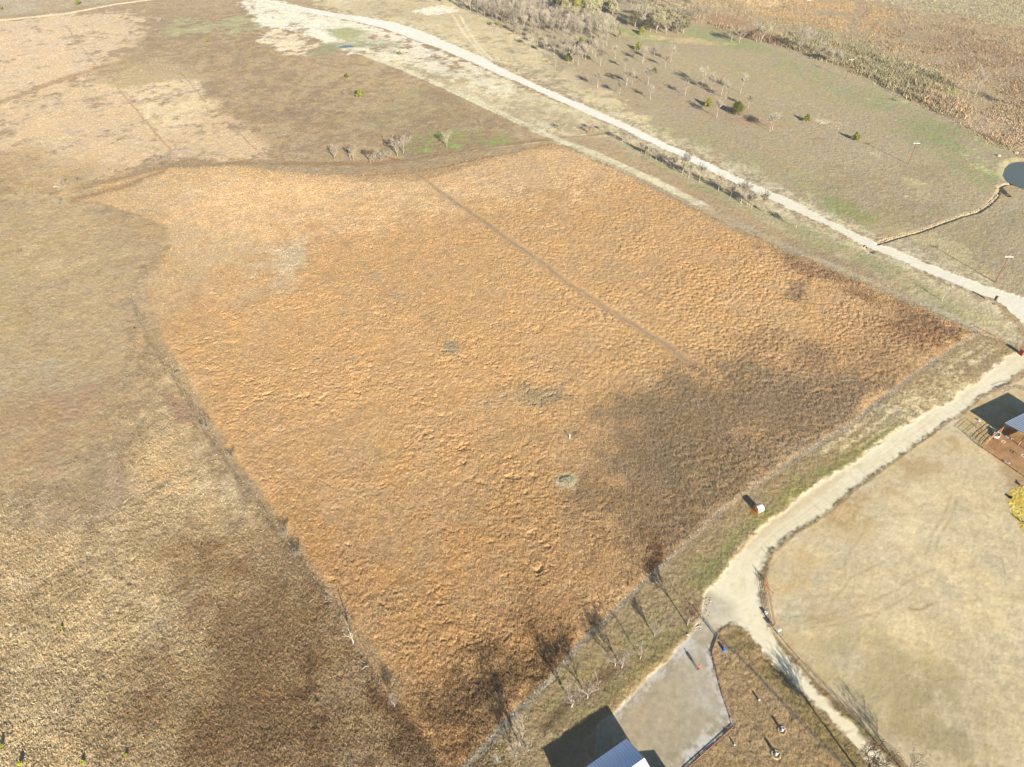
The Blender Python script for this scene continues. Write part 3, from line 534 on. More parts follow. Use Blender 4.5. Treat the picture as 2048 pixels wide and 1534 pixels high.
# ------------------------------------------------------------------ small mesh kit
class MB:
    def __init__(s): s.v = []; s.f = []
    def add(s, vs, fs): k = len(s.v); s.v += [tuple(v) for v in vs]; s.f += [tuple(i + k for i in f) for f in fs]; return s
    def box(s, c, d, rz=0, rx=0, ry=0):
        m = Matrix.Rotation(rz, 3, 'Z') @ Matrix.Rotation(rx, 3, 'X') @ Matrix.Rotation(ry, 3, 'Y'); c = Vector(c)
        vs = [c + m @ Vector((x * d[0] / 2, y * d[1] / 2, z * d[2] / 2)) for z in (-1, 1) for y in (-1, 1) for x in (-1, 1)]
        return s.add(vs, [(0, 2, 3, 1), (4, 5, 7, 6), (0, 1, 5, 4), (2, 6, 7, 3), (0, 4, 6, 2), (1, 3, 7, 5)])
    def tube(s, p, q, r0, r1=None, n=6, cap=True):
        p, q = Vector(p), Vector(q); r1 = r0 if r1 is None else r1; d = (q - p)
        if d.length < 1e-6: return s
        d.normalize(); a = d.orthogonal().normalized(); b = d.cross(a); vs = []
        for c, r in ((p, r0), (q, r1)):
            for i in range(n): t = 2 * math.pi * i / n; vs.append(c + a * math.cos(t) * r + b * math.sin(t) * r)
        fs = [(i, (i + 1) % n, n + (i + 1) % n, n + i) for i in range(n)]
        if cap and n > 3: fs += [tuple(range(n - 1, -1, -1)), tuple(range(n, 2 * n))]
        return s.add(vs, fs)
    def path(s, pts, rs, n=6):
        for i in range(len(pts) - 1): s.tube(pts[i], pts[i + 1], rs[i], rs[i + 1], n)
        return s
    def lathe(s, prof, n=16, c=(0, 0, 0), sx=1, sy=1):
        vs = [(c[0] + math.cos(2 * math.pi * i / n) * r * sx, c[1] + math.sin(2 * math.pi * i / n) * r * sy, c[2] + z) for r, z in prof for i in range(n)]
        fs = [(k * n + i, k * n + (i + 1) % n, (k + 1) * n + (i + 1) % n, (k + 1) * n + i) for k in range(len(prof) - 1) for i in range(n)]
        if prof[0][0] > 1e-4: fs.append(tuple(range(n - 1, -1, -1)))
        if prof[-1][0] > 1e-4: fs.append(tuple((len(prof) - 1) * n + i for i in range(n)))
        return s.add(vs, fs)
    def blob(s, c, r, rg, seg=7, rings=5, j=.15):
        vs = []; fs = []
        for a in range(rings + 1):
            th = math.pi * a / rings
            for b in range(seg):
                ph = 2 * math.pi * b / seg; k = 1 + rg.uniform(-j, j)
                vs.append((c[0] + r[0] * math.sin(th) * math.cos(ph) * k, c[1] + r[1] * math.sin(th) * math.sin(ph) * k, c[2] + r[2] * math.cos(th) * k))
        for a in range(rings):
            for b in range(seg): fs.append((a * seg + b, a * seg + (b + 1) % seg, (a + 1) * seg + (b + 1) % seg, (a + 1) * seg + b))
        return s.add(vs, fs)
    def leaf(s, c, sz, rg):
        a = Vector((rg.gauss(0, 1), rg.gauss(0, 1), rg.gauss(0, 1))).normalized(); b = a.orthogonal().normalized(); c = Vector(c)
        return s.add([c - a * sz, c + b * sz * .6, c + a * sz, c - b * sz * .6], [(0, 1, 2, 3)])
    def mesh(s, name, mat, smooth=False):
        me = bpy.data.meshes.new(name); me.from_pydata(s.v, [], s.f); me.materials.append(mat)
        if smooth: me.polygons.foreach_set('use_smooth', [True] * len(me.polygons))
        me.update(); return me
def empty(name, label, cat, loc=(0, 0, 0), rz=0, group=None):
    o = bpy.data.objects.new(name, None); o.empty_display_size = .2; put(o); o.location = loc; o.rotation_euler = (0, 0, rz)
    return meta(o, label, cat, group)
def part(name, me, parent, label=None): 
    o = put(bpy.data.objects.new(name, me), parent)
    if label: o['label'] = label
    return o
def solid(name, me, label, cat, loc=(0, 0, 0), rz=0, group=None, kind=None):
    o = put(bpy.data.objects.new(name, me)); o.location = loc; o.rotation_euler = (0, 0, rz); return meta(o, label, cat, group, kind)

# ------------------------------------------------------------------ trees
def bare_tree(seed, h, spread, tm, cm, thick=.12, split=.25, dens=1.0, leaf=None, upright=.55, twr=.016, depth=4):
    """trunk + crown of limbs, branches and fine twigs; returns (name, mesh) parts"""
    rg = random.Random(seed); T = MB(); B = MB(); Lf = MB()
    def grow(p, d, L, r, lvl):
        n = 3 if lvl < 3 else 2; pts = [p]; rs = [r]; q = p
        for i in range(n):
            d = (d + Vector((rg.gauss(0, .16), rg.gauss(0, .16), rg.gauss(.03, .1)))).normalized(); q = q + d * L / n; pts.append(q); rs.append(max(r * (1 - .5 * (i + 1) / n), twr))
        (B).path(pts, rs, 5 if lvl < 2 else 3)
        if lvl >= depth:
            if leaf and rg.random() < leaf[1]:
                for k in range(3): Lf.leaf(q + Vector((rg.gauss(0, .12), rg.gauss(0, .12), rg.gauss(0, .12))), leaf[2], rg)
            return
        k = [5, 4, 4, 3][min(lvl, 3)]; k = max(2, int(round(k * dens)))
        for i in range(k):
            t = rg.uniform(.35, 1) if i else 1
            j = min(int(t * n), n - 1); base = pts[j].lerp(pts[j + 1], t * n - j)
            out = Vector((rg.gauss(0, 1), rg.gauss(0, 1), 0)); out = out.normalized() if out.length > .01 else Vector((1, 0, 0))
            nd = (d * upright + out * rg.uniform(.35, .8) * spread + Vector((0, 0, .12))).normalized()
            grow(base, nd, L * rg.uniform(.5, .72), r * .5, lvl + 1)
    top = h * split; T.path([Vector((0, 0, -.3)), Vector((rg.gauss(0, .05), rg.gauss(0, .05), top * .5)), Vector((rg.gauss(0, .1), rg.gauss(0, .1), top))], [thick * 1.25, thick, thick * .85], 7)
    tp = Vector(T.v[-1]); tp = Vector((0, 0, top))
    nl = rg.choice((3, 4)) if split > 0 else 6
    for i in range(nl):
        a = 2 * math.pi * i / nl + rg.uniform(-.5, .5); o = Vector((math.cos(a), math.sin(a), 0)) * spread * rg.uniform(.25, .7)
        grow(tp, (o + Vector((0, 0, 1))).normalized(), h * (1 - split) * rg.uniform(.48, .6), thick * .7, 1)
    ps = [('trunk', T.mesh('trunk', tm)), ('crown', B.mesh('crown', cm))]
    if leaf: ps.append(('foliage', Lf.mesh('foliage', leaf[0])))
    return ps
def leafy_tree(seed, h, r, fm, lobes=9, leaves=1400, lsz=.16, low=.12, tm=None, slim=1.0):
    rg = random.Random(seed); T = MB(); Lf = MB()
    T.path([Vector((0, 0, -.2)), Vector((.05, 0, h * .35)), Vector((0, .05, h * .8))], [r * .09 + .05, r * .07 + .03, .03], 6)
    cs = []
    for i in range(lobes):
        a = rg.uniform(0, 6.28); t = rg.random(); zz = h * (low + .12 + (.72 - low) * t); rr = r * slim * (1 - .65 * t) * rg.uniform(.35, .95)
        c = Vector((math.cos(a) * rr, math.sin(a) * rr, zz)); cs.append((c, r * rg.uniform(.28, .48) * (1 - .3 * t)))
        T.tube((0, 0, h * (low * .6 + .15 * t)), c, .05, .02, 4)
    cs.append((Vector((0, 0, h * .84)), r * .32)); cs.append((Vector((0, 0, h * .5)), r * .5))
    for k in range(leaves):
        c, s_ = rg.choice(cs); d = Vector((rg.gauss(0, 1), rg.gauss(0, 1), rg.gauss(0, 1))).normalized() * s_ * rg.uniform(.45, 1.12)
        p = c + d; p.z = max(p.z, .1); Lf.leaf(p, lsz * rg.uniform(.6, 1.4), rg)
    return [('trunk', T.mesh('trunk', tm or M['bark'])), ('crown', Lf.mesh('crown', fm))]
PROTO = {}
def P(key, fn): PROTO[key] = fn; return key
for i in range(5): P(('grove', i), bare_tree(100 + i, 7.6, .42, M['bark'], M['twig'], .09, .22, 1.0, upright=.75, twr=.04))
for i in range(4): P(('mid', i), bare_tree(200 + i, 7.2, .6, M['barkw'], M['twig'], .10, .28, 1.25, twr=.034))
for i in range(4): P(('big', i), bare_tree(300 + i, 8.0, .85, M['bark'], M['twigw'], .17, .22, 1.15, twr=.028))
for i in range(3): P(('shrub', i), bare_tree(400 + i, 2.6, 1.1, M['bark'], M['twigw'], .05, .02, 1.0, twr=.022))
for i in range(3): P(('near', i), bare_tree(500 + i, 6.0, .75, M['barkw'], M['twign'], .12, .22, 1.0, twr=.018, depth=5))
P('brown', bare_tree(520, 6.2, .7, M['bark'], M['twigb'], .12, .42, 1.15, upright=.4, twr=.018, depth=5))
P('orange', bare_tree(531, 5.6, .7, M['barkw'], M['twigw'], .07, .3, .8, leaf=(M['orange_leaf'], .16, .08), twr=.009))
P('dead', bare_tree(541, 6.4, .75, M['barkw'], M['barkw'], .13, .34, .62, twr=.014))
P('red', bare_tree(551, 4.6, .8, M['bark'], M['twigr'], .07, .12, 1.2, twr=.02))
P('yel', bare_tree(561, 6.6, .6, M['barkw'], M['twig'], .07, .35, .8, leaf=(M['oaky'], .35, .16), twr=.02))
for i in range(3): P(('cedar', i), leafy_tree(600 + i, 4.5, 2.3, M['cedar'], 13, 2000, .2))
P('cedarbig', leafy_tree(610, 6.0, 3.6, M['cedar'], 22, 4200, .24))
P('slim', leafy_tree(612, 6, 1.3, M['cedar'], 9, 1100, .16, slim=.7))
P('scrubgreen', leafy_tree(620, 1.2, 1.3, M['oaky'], 8, 700, .13, low=.0))
for i in range(4): P(('oak', i), leafy_tree(630 + i, 7.5, 3.4, M[('oak', 'oak', 'oaky', 'oak')[i]], 18, 1700, .3, low=.15))
for i in range(3): P(('oakbare', i), bare_tree(640 + i, 7.2, .95, M['bark'], M['twig'], .2, .18, 1.15, leaf=(M['oak'], .45, .2), twr=.026))
P('sprig', leafy_tree(650, .7, .45, M['sprig'], 4, 110, .12, low=0)); P('stick', bare_tree(660, 1.6, .5, M['bark'], M['twigb'], .025, .3, .5, twr=.01))
used_proto = {}
def tree(key, u, v, label, name='bare_tree', cat='tree', group=None, s=1.0, rz=None, xy=None, sz=None, lean=0):
    x, y = xy if xy else G(u, v); rz = rng.uniform(0, 6.28) if rz is None else rz
    t = empty(name, label, cat, (x, y, hz(x, y) - .05), rz, group); t.scale = (s, s, s * (sz or 1))
    if lean: t.rotation_euler = (lean, 0, rz)
    for nm, me in PROTO[key]: part(nm, me, t)
    return t
random_key = lambda kind, n: (kind, rng.randrange(n))

# grove: a dense block of slender bare trees planted in rough rows
poly = GP([(905,-12),(1000,-12),(1065,28),(1130,40),(1200,50),(1236,66),(1234,80),(1180,84),(1130,76),(1090,68),(1040,60),(1000,50),(960,36),(918,14)])
def inside(x, y, P):
    r = False
    for i in range(len(P)):
        a, b = P[i], P[i - 1]
        if (a[1] > y) != (b[1] > y) and x < (b[0] - a[0]) * (y - a[1]) / (b[1] - a[1]) + a[0]: r = not r
    return r
gx = [p[0] for p in poly]; gy = [p[1] for p in poly]; ng = 0
pts = []
for k in range(6000):
    x = rng.uniform(min(gx), max(gx)); y = rng.uniform(min(gy), max(gy))
    if inside(x, y, poly) and all((x - a) ** 2 + (y - b) ** 2 > 4.1 ** 2 for a, b in pts): pts.append((x, y))
for x, y in pts[:230]:
    tree(random_key('grove', 5), 0, 0, 'slender grey leafless tree inside the dense grove above the white road', group='bare trees packed in the dense grove', s=rng.uniform(.85, 1.25), xy=(x, y))
ORD = ['first','second','third','fourth','fifth','sixth','seventh','eighth','ninth','tenth','eleventh','twelfth','thirteenth','fourteenth','fifteenth','sixteenth','seventeenth','eighteenth','nineteenth','twentieth','twenty-first','twenty-second','twenty-third']
from collections import Counter
CNT = Counter()
def nth(where): CNT[where] += 1; return ORD[CNT[where] - 1]
# open woodland below the grove, each tree where it stands
OPEN = [(1201,132),(1250,139),(1285,127),(1195,177),(1253,172),(1264,171),(1296,170),(1330,136),(1306,124),(1341,125),(1370,192),(1451,199),(1443,190),(1404,172),(1421,186),(1433,236),(1496,217),(1481,187),(1156,132),(1146,127),(1108,110),(1090,110),(1171,121),(1118,106),(1239,191),(1069,72),(1067,82),(1042,73),(1075,92),(1060,97),(1104,92),(1130,90),(1150,100),(1184,108),(1190,116),(1165,116),(1176,104),(1128,116),(1098,98),(1207,100),(1139,108),(1030,68),(1539,263),(1544,260),(1300,200),(992,42),(1003,44),(1230,118),(1213,92)]
def near_label(u, v):
    if u < 1110: return 'at the left end of the open woodland'
    if u < 1220: return 'among the scattered trees beside the two dark cedars'
    if u < 1350: return 'among the scattered trees in mid meadow'
    if u < 1520: return 'around the largest cedar in the meadow'
    return 'right of the largest cedar'
for i, (u, v) in enumerate(sorted(OPEN)):
    tree(random_key('mid', 4), u, v, nth(near_label(u, v)) + ' thin bare tree from the left ' + near_label(u, v), group='scattered bare trees ' + near_label(u, v), s=rng.uniform(.8, 1.15))
for u, v, lab in ((1111,136,'pale yellow-green small tree nearest the white road'),(1120,104,'yellow-tinged sapling above the dark cedar at the meadow edge'),(1172,118,'yellow-green tinged tree right of the lower dark cedar'),(1287,122,'thin tree with a green tuft right of the long tree shadows')):
    tree('yel', u, v, lab, 'sparse_tree', s=.8)
# cedars and junipers
for key, u, v, s, lab in (('cedarbig',1472,229,1.0,'largest bushy green cedar, alone in the middle of the east meadow'),(('cedar',0),1417,213,.95,'small green cedar just left of the largest cedar'),
        (('cedar',1),1160,92,1.1,'round green cedar below the bare grove'),(('cedar',2),1136,123,1.0,'dark green cedar at the lower edge of the open woodland'),(('cedar',0),1275,101,1.05,'rounded green cedar alone above the thin meadow trees'),
        (('cedar',1),1308,147,.7,'small upright green cedar right of the thin meadow trees'),(('cedar',2),1614,244,.8,'round dark cedar right of the largest cedar, beside pale stones'),(('cedar',0),1709,281,.85,'spreading dark cedar with a pole shadow ending at its foot'),
        ('slim',1239,77,.95,'slim upright green cedar at the right end of the grove'),(('cedar',1),1283,69,1.0,'green cedar in front of the big oak clump'),(('cedar',2),980,51,.5,'left one of two small bright green bushes left of the grove'),
        (('cedar',0),997,51,.55,'right one of two small bright green bushes left of the grove'),('slim',940,17,1.0,'pointed green cedar standing in the front of the dense grove'),(('cedar',1),721,195,.9,'bushy yellow-green cedar in the brown pasture at upper left'),
        (('cedar',2),694,157,.55,'small green cedar up the faint path from the larger one'),(('cedar',0),799,110,.5,'tiny green bush on chalky ground near the white road'),(('cedar',1),157,10,.9,'green bush beyond the sandy farm track at top left'),
        (('cedar',2),2,20,.7,'green bush at the left edge above the sandy track'),(('cedar',1),880,2,1.0,'green cedar at the top edge left of the grove')):
    tree(key, u, v, lab, 'cedar_tree', s=s)
tree('scrubgreen', 418, 84, 'low bright green bush in the brown pasture at upper left', 'bush', 'bush', s=1.2)
tree('scrubgreen', 474, 102, 'tiny green bush below the grey shrub at upper left', 'bush', 'bush', s=.7)
# oak clump and creek-side woods
OAK = [(1110,18),(1120,24),(1130,30),(1142,27),(1155,28),(1160,22),(1174,30),(1186,28),(1196,22),(1215,22),(1225,30),(1126,14),(1148,12),(1170,10),(1192,8)]
for i, (u, v) in enumerate(sorted(OAK)):
    tree(random_key('oak', 4), u, v, nth('a') + ' grey-green tree from the left in the clump at the top edge', 'oak_tree', group='oaks in the left clump at the top edge', s=rng.uniform(1.1, 1.4))
OAK2 = [(1270,54),(1284,50),(1300,62),(1312,66),(1320,58),(1332,68),(1344,62),(1355,68),(1366,66),(1290,38),(1310,44),(1330,46),(1350,50),(1372,56)]
for i, (u, v) in enumerate(sorted(OAK2)):
    tree(('oakbare', i % 3) if i % 3 else random_key('oak', 4), u, v, nth('b') + ' tangled grey-green oak from the left in the clump above the meadow', 'oak_tree', group='oaks in the large clump above the meadow', s=rng.uniform(1.15, 1.6))
BACK = [(1262,14),(1275,8),(1290,18),(1300,10),(1312,20),(1325,14),(1335,24),(1345,12),(1356,26),(1368,20),(1380,28),(1250,4),(1330,2),(1360,4),(1385,10),(1400,16)]
for u, v in sorted(BACK): tree(random_key('grove', 5), u, v, nth('c') + ' grey leafless tree from the left in the thicket behind the oaks', group='bare trees behind the large oak clump', s=rng.uniform(.9, 1.2))
for u, v, s, k, lab in ((1397,45,1.2,('big',0),'pale-trunked bare tree on rust-brown ground right of the oak clump, left of a pair'),(1406,41,1.2,('big',1),'pale-trunked bare tree on rust-brown ground right of the oak clump, right of a pair'),
        (1432,34,1.3,'yel','yellowish tree at the creek right of the pale-trunked pair'),(1462,84,1.1,('oakbare',0),'low grey tree at the meadow edge with a green shadow patch'),(1478,86,1.1,('oakbare',1),'small grey-green tree beside the low grey one at the creek'),
        (1521,86,1.5,('oakbare',2),'broad grey-green creek tree casting the widest dark shadow'),(1512,84,1.3,('big',2),'leafless creek tree left beside the broad grey-green one'),(1540,80,1.2,'yel','yellow-tinged creek tree right of the broad grey-green one'),
        (1598,104,1.5,('big',3),'large pale multi-stemmed bare tree on the creek bank'),(1606,102,1.4,('big',0),'bare tree just right of the large multi-stemmed creek tree'),(1635,114,1.1,('big',1),'bare creek tree midway to the utility pole'),
        (1652,126,1.0,('mid',1),'thin bare creek tree left of the utility pole'),(1664,130,1.0,('mid',2),'second thin bare creek tree left of the utility pole'),(1675,132,.9,('mid',0),'bare sapling nearest left of the creek-side utility pole'),
        (1950,190,1.6,('big',2),'wide bare tree alone in the scrub with green grass at its foot'),(2052,222,1.5,('big',1),'bare tree at the right edge beyond the creek fence')):
    tree(k, u, v, lab, s=s)
# roadside row along the white road
ROW = [(1244.5,287,.75),(1258,292,.6),(1282,306,.65),(1290,311,.55),(1301,317,.75),(1312,321,.7),(1325,328,.55),(1340,336,.7),(1347,338,.6),(1365,348,1.2),(1377,356,.9),(1398,365,1.0),(1436,383,.95),(1461,395,.6),(1481,407,1.2),(1494,412,.7),(1498,414,.65),(1503,416,.8),(1522,422,1.0),(1531,428,.4),(1591,458,.75),(1183,262,.5),(1207,266,.5)]
for i, (u, v, s) in enumerate(sorted(ROW)):
    tree(random_key('mid', 4), u, v, ORD[i] + ' bare tree from the left in the row along the white road', group='bare trees in a row along the white road', s=s * .95)
tree('red', 1178, 270, 'pinkish bushy tree by the faint path near the white road', s=.9)
tree(('mid',1), 1124, 265, 'small bare tree left of the pinkish one by the faint path', s=.6)
tree('dead', 1883, 602, 'bleached leaning tree between the tall field and the white road', 'dead_tree', s=.85)
tree('stick', 1897, 609, 'thin reddish sapling beside the bleached leaning tree', 'sapling', s=1.1)
# the line of trees on the far field edge
for u, v, s, k, lab in ((670,321,.75,('big',0),'leftmost bare tree on the far edge of the orange field'),(701,320,.7,('big',1),'left stem of the twin pale trees on the far field edge'),(707,321,.75,('big',2),'right stem of the twin pale trees on the far field edge'),
        (741,327,.9,'brown','leaning brown tree between the twins and the pale thicket'),(795,313,1.0,('big',3),'dark leaning tree casting the heaviest shadow on the far field edge'),(807,307,1.0,('big',1),'tallest pale bare tree left of the bright green grass'),
        (894,295,.85,('big',2),'bare tree standing in the bright green grass'),(961,247,.6,('shrub',0),'lone grey shrub up the pasture from the bright green grass')):
    tree(k, u, v, lab, s=s)
for u, v, s, lab in ((748,324,1.4,'left'),(762,322,1.6,'middle'),(775,317,1.5,'right')):
    tree(('shrub', rng.randrange(3)), u, v, lab + ' shrub of the pale pinkish thicket on the far field edge', 'shrub', 'shrub', s=s)
for u, v, s, lab in ((528,131,1.1,'single grey shrub left of the chalk patch in the upper pasture'),(690,190,.8,'small grey shrub left of the bushy yellow-green cedar'),(455,92,1.1,'grey shrub right of the low bright green bush'),
        (500,49,.9,'grey shrub beside a pale bare patch near the top left'),(315,68,1.1,'lower shrub of the grey cluster at upper left'),(300,52,.9,'left shrub of the grey cluster at upper left'),(320,46,1.2,'tallest shrub of the grey cluster at upper left'),
        (380,42,.8,'grey shrub right of the cluster at upper left'),(548,38,.7,'small shrub at the edge of the chalk near the top'),(125,372,1.0,'grey shrub above the bleached log at the left edge'),(120,410,.9,'grey shrub below the bleached log at the left edge'),
        (154,364,.8,'grey shrub right of the bleached log at the left edge'),(36,510,.6,'tiny dark shrub alone in the left pasture'),(318,325,.9,'left grey shrub where two old tracks meet the field'),(337,322,.9,'right grey shrub where two old tracks meet the field'),
        (1800,205,1.0,'grey shrub beside the yellow marker on the creek line'),(414,858,.9,'bare shrub on the left fence line beside leaning posts'),(572,1072,.9,'bare shrub midway down the left fence line'),(595,1112,.8,'bare shrub just below the midway shrub on the left fence line'),
        (355,752,.5,'small dark shrub high on the left fence line'),(468,918,.7,'low shrub on the left fence line below the leaning posts'),(1100,268,.6,'tiny shrub by the pale strip at the far corner')):
    tree(('shrub', rng.randrange(3)), u, v, lab, 'shrub', 'shrub', s=s)
# foreground trees
for k, u, v, s, lab in (('brown',1374,1251,.95,'brown twiggy tree by the corner of the gravel yard'),(('near',0),1308,1273,.55,'small pale bare tree left of the brown twiggy tree'),('orange',1280,1319,.9,'bare tree with a few orange leaves on the verge'),
        (('near',1),1243,1337,.85,'right one of the pair of bare trees on the verge'),(('near',2),1230,1333,.7,'left one of the pair of bare trees on the verge'),(('near',0),1174,1397,.85,'pale bare tree nearest the barn shadow, right of two'),
        (('near',1),1144,1415,.95,'pale bare tree beside the barn shadow, left of two'),(('near',2),1040,1492,1.1,'broad pale bare tree left of the barn shadow'),(('near',0),1032,1515,.6,'small bare tree in front of the broad one at the bottom'),
        ('dead',707,1287,.85,'bleached dead tree standing on the left fence line'),(('near',1),790,1414,.5,'small dead tree low on the left fence line'),(('near',2),1812,1552,.9,'bare tree at the bottom edge beside the driveway'),('brown',1722,1552,1.35,'bare tree cut by the bottom edge, shading the driveway')):
    tree(k, u, v, lab, 'dead_tree' if k == 'dead' else 'bare_tree', s=s)
for u, v, s, lab in ((125,1258,.9,'green sprig with a dark shadow in the tussock pasture'),(5,1495,1.2,'green sprig at the left edge near the bottom'),(45,1530,1.3,'green sprig at the bottom edge, second from the left'),(168,1527,1.1,'green sprig at the bottom edge left of a faint dark weed'),(269,661,1.0,'bright green sprig beside the upper left fence line'),(255,1512,.7,'dull grey-green sprig right of the bright one at the bottom edge')):
    tree('sprig', u, v, lab, 'sprig', 'plant', s=s)
# guarded saplings in the brown yard
GUARD = MB().lathe([(.16, 0), (.16, .75), (.14, .75), (.14, 0)], 10).mesh('tree_guard', M['white'], True)
RING = MB()
for i in range(14):
    a = i * .4488; RING.blob((math.cos(a) * .45, math.sin(a) * .45, .06), (.12, .1, .09), rng, 6, 4)
RING = RING.mesh('stone_ring', M['stone'])
for u, v, s, lab in ((1517,1402,1.0,'white guarded sapling nearest the driveway corner fence'),(1563,1462,1.4,'white guarded sapling with a ring of stones in the brown yard'),(1468,1491,.8,'white guarded sapling right below the gravel yard corner'),(1551,1510,1.5,'guarded sapling with the longest shadow near the bottom edge')):
    t = tree('stick', u, v, lab, 'sapling', 'sapling', s=s)
    part('tree_guard', GUARD, t)
    if '1563' in str(u) or u == 1551: part('stone_ring', RING, t)
# ------------------------------------------------------------------ fences
def resample(P, step):
    out = [P[0]]; acc = 0
    for a, b in zip(P, P[1:]):
        L = math.dist(a, b); t = step - acc
        while t < L: out.append((a[0] + (b[0] - a[0]) * t / L, a[1] + (b[1] - a[1]) * t / L)); t += step
        acc = (L - (t - step))
    return out
def fence(name, label, px, step, ph, pr, pmat, wires=(.3, .6, .9, 1.15), wr=.006, wmat='wire', tip=None, lean=0, rail=None, cat='fence', maxp=100, jit=0):
    P_ = GP(px); ps = resample(P_, step)[:maxp]
    t = empty(name, label, cat, (P_[0][0], P_[0][1], 0)); ox, oy = P_[0]
    pm = MB().tube((0, 0, -.2), (0, 0, ph), pr, pr * .8, 6).mesh('post', M[pmat])
    tm = MB().tube((0, 0, ph - .28), (0, 0, ph + .01), pr * 1.35, pr * 1.35, 6).mesh('post_tip', M[tip]) if tip else None
    for x, y in ps:
        x += rng.gauss(0, jit); y += rng.gauss(0, jit)
        p = part('post', pm, t); p.location = (x - ox, y - oy, hz(x, y) * .6)
        if lean: p.rotation_euler = (rng.gauss(0, lean), rng.gauss(0, lean), 0); p.scale = (1, 1, rng.uniform(.6, 1.1))
        if tm: part('post_tip', tm, p)
    if wires:
        w = MB()
        for a, b in zip(ps, ps[1:]):
            for z in wires: w.tube((a[0] - ox, a[1] - oy, z), (b[0] - ox, b[1] - oy, z), wr, wr, 3, False)
        part('wires', w.mesh('wires', M[wmat]), t)
    if rail:
        w = MB()
        for a, b in zip(ps, ps[1:]):
            for z in rail[0]: w.tube((a[0] - ox, a[1] - oy, z), (b[0] - ox, b[1] - oy, z), rail[1], rail[1], 6)
        part('rail', w.mesh('rail', M[rail[2]]), t)
    return t
fence('wire_fence', 'wire fence with white-tipped posts between the orange field and the drive', [(1953,668),(1830,749),(1700,851),(1600,913),(1520,966),(1440,1024),(1370,1090),(1302,1152),(1180,1268),(1090,1370),(1010,1450),(945,1518),(905,1560)], 2.55, 1.15, .035, 'tpost', tip='white', maxp=100)
fence('wire_fence', 'wire fence along the straight upper right edge of the orange field', [(1953,668),(1900,641),(1800,598),(1700,556),(1600,516),(1500,471),(1400,426),(1300,373),(1190,322),(1110,283),(1000,228),(880,170)], 4.2, 1.15, .03, 'tpost', tip='white', maxp=100, wr=.009)
fence('post_fence', 'old fence of leaning bleached posts along the left edge of the orange field', [(262,600),(290,665),(330,722),(372,790),(405,845),(450,908),(500,975),(545,1045),(590,1108),(640,1178),(700,1270),(735,1330),(790,1412)], 5.3, 1.15, .055, 'wood', lean=.35, wires=(.4, .9), wr=.006, jit=.15)
fence('wire_fence', 'wire mesh fence with rusty posts between driveway and pale paddock', [(2080,735),(2048,757),(1990,790),(1961,803),(1886,860),(1786,928),(1711,980),(1636,1043),(1573,1086),(1546,1110),(1535,1135),(1531,1160)], 3.4, 1.35, .03, 'rust', wires=(.3, .6, .9, 1.2), wr=.004)
def gate(name, label, a, b, h, mat='rust', n=5, z0=.25, r=.03):
    (x0, y0), (x1, y1) = G(*a), G(*b); t = empty(name, label, 'gate', (x0, y0, 0)); dx, dy = x1 - x0, y1 - y0
    f = MB()
    for i in range(n): z = z0 + (h - z0) * i / (n - 1); f.tube((0, 0, z), (dx, dy, z), r, r, 6)
    for s_ in (.02, .5, .98): f.tube((dx * s_, dy * s_, z0), (dx * s_, dy * s_, h), r, r, 6)
    part('gate_leaf', f.mesh('gate_leaf', M[mat]), t)
    for s_ in (0, 1): part('gate_post', MB().tube((dx * s_, dy * s_, -.3), (dx * s_, dy * s_, h + .35), .07, .07, 8).mesh('gate_post', M[mat]), t)
    return t
gate('pipe_gate', 'long pale-orange pipe gate on the inner bend of the driveway', (1531,1162), (1547,1252), 1.3)
fence('pipe_fence', 'orange pipe fence running down the right side of the driveway', [(1547,1253),(1568,1285),(1620,1345),(1700,1425),(1800,1520),(1840,1560)], 2.4, 1.35, .05, 'rust', wires=(.3, .6, .9), wr=.008, rail=((1.3,), .035, 'rust'))
fence('brace_frame', 'slanting rusty pipe brace at the upper paddock bend', [(1544,1121),(1560,1136)], 2.4, 1.4, .05, 'rust', wires=None, rail=((1.35, .3), .035, 'rust'), cat='fence brace')
fence('brace_frame', 'slanting rusty pipe brace just above the long gate', [(1529,1172),(1549,1190)], 2.2, 1.4, .05, 'rust', wires=None, rail=((1.35, .3), .035, 'rust'), cat='fence brace')
gate('pipe_gate', 'rusty pipe gate across the mouth of the grey gravel yard', (1403,1238), (1433,1277), 1.2, 'grey')
fence('wire_fence', 'wire fence from the yard gate up to the orange field', [(1403,1238),(1380,1212),(1345,1182),(1304,1151)], 3.0, 1.3, .045, 'rust', wires=(.3, .6, .9, 1.2), wr=.008)
fence('pipe_fence', 'rusty corner fence running down from the yard gate', [(1433,1277),(1450,1292),(1480,1318),(1520,1360),(1580,1425),(1640,1485),(1700,1545)], 3.0, 1.25, .045, 'tpost', wires=(.3, .6, .9, 1.15), wr=.01)
fence('low_railing', 'low dark edging rail curving round the grey gravel yard', [(1433,1279),(1423,1304),(1432,1340),(1447,1395),(1460,1430),(1467,1454),(1420,1497),(1378,1534),(1350,1560)], 1.6, .3, .06, 'rust', wires=None, rail=((.28,), .05, 'rust'), cat='edging')
gate('pipe_gate', 'double orange pipe gate at the far right corner of the orange field', (1969,664), (2001,681), 1.3)
fence('pipe_fence', 'orange brace fence between the field corner and its gate', [(1930,655),(1953,668),(1969,664)], 2.0, 1.3, .05, 'rust', wires=(.4, .8), wr=.008, rail=((1.2,), .035, 'rust'))
fence('wire_fence', 'thin fence from the corner gate to the brick pillar', [(2001,681),(2036,708)], 3.0, 1.2, .04, 'tpost', wires=(.3, .6, .9, 1.15), wr=.01)
fence('wire_fence', 'long fence along the creek beyond the east meadow', [(1500,72),(1600,110),(1700,146),(1800,192),(1900,238),(2000,292),(2070,326)], 6.0, 1.2, .05, 'wood', wires=(.4, .8, 1.15), wr=.014)
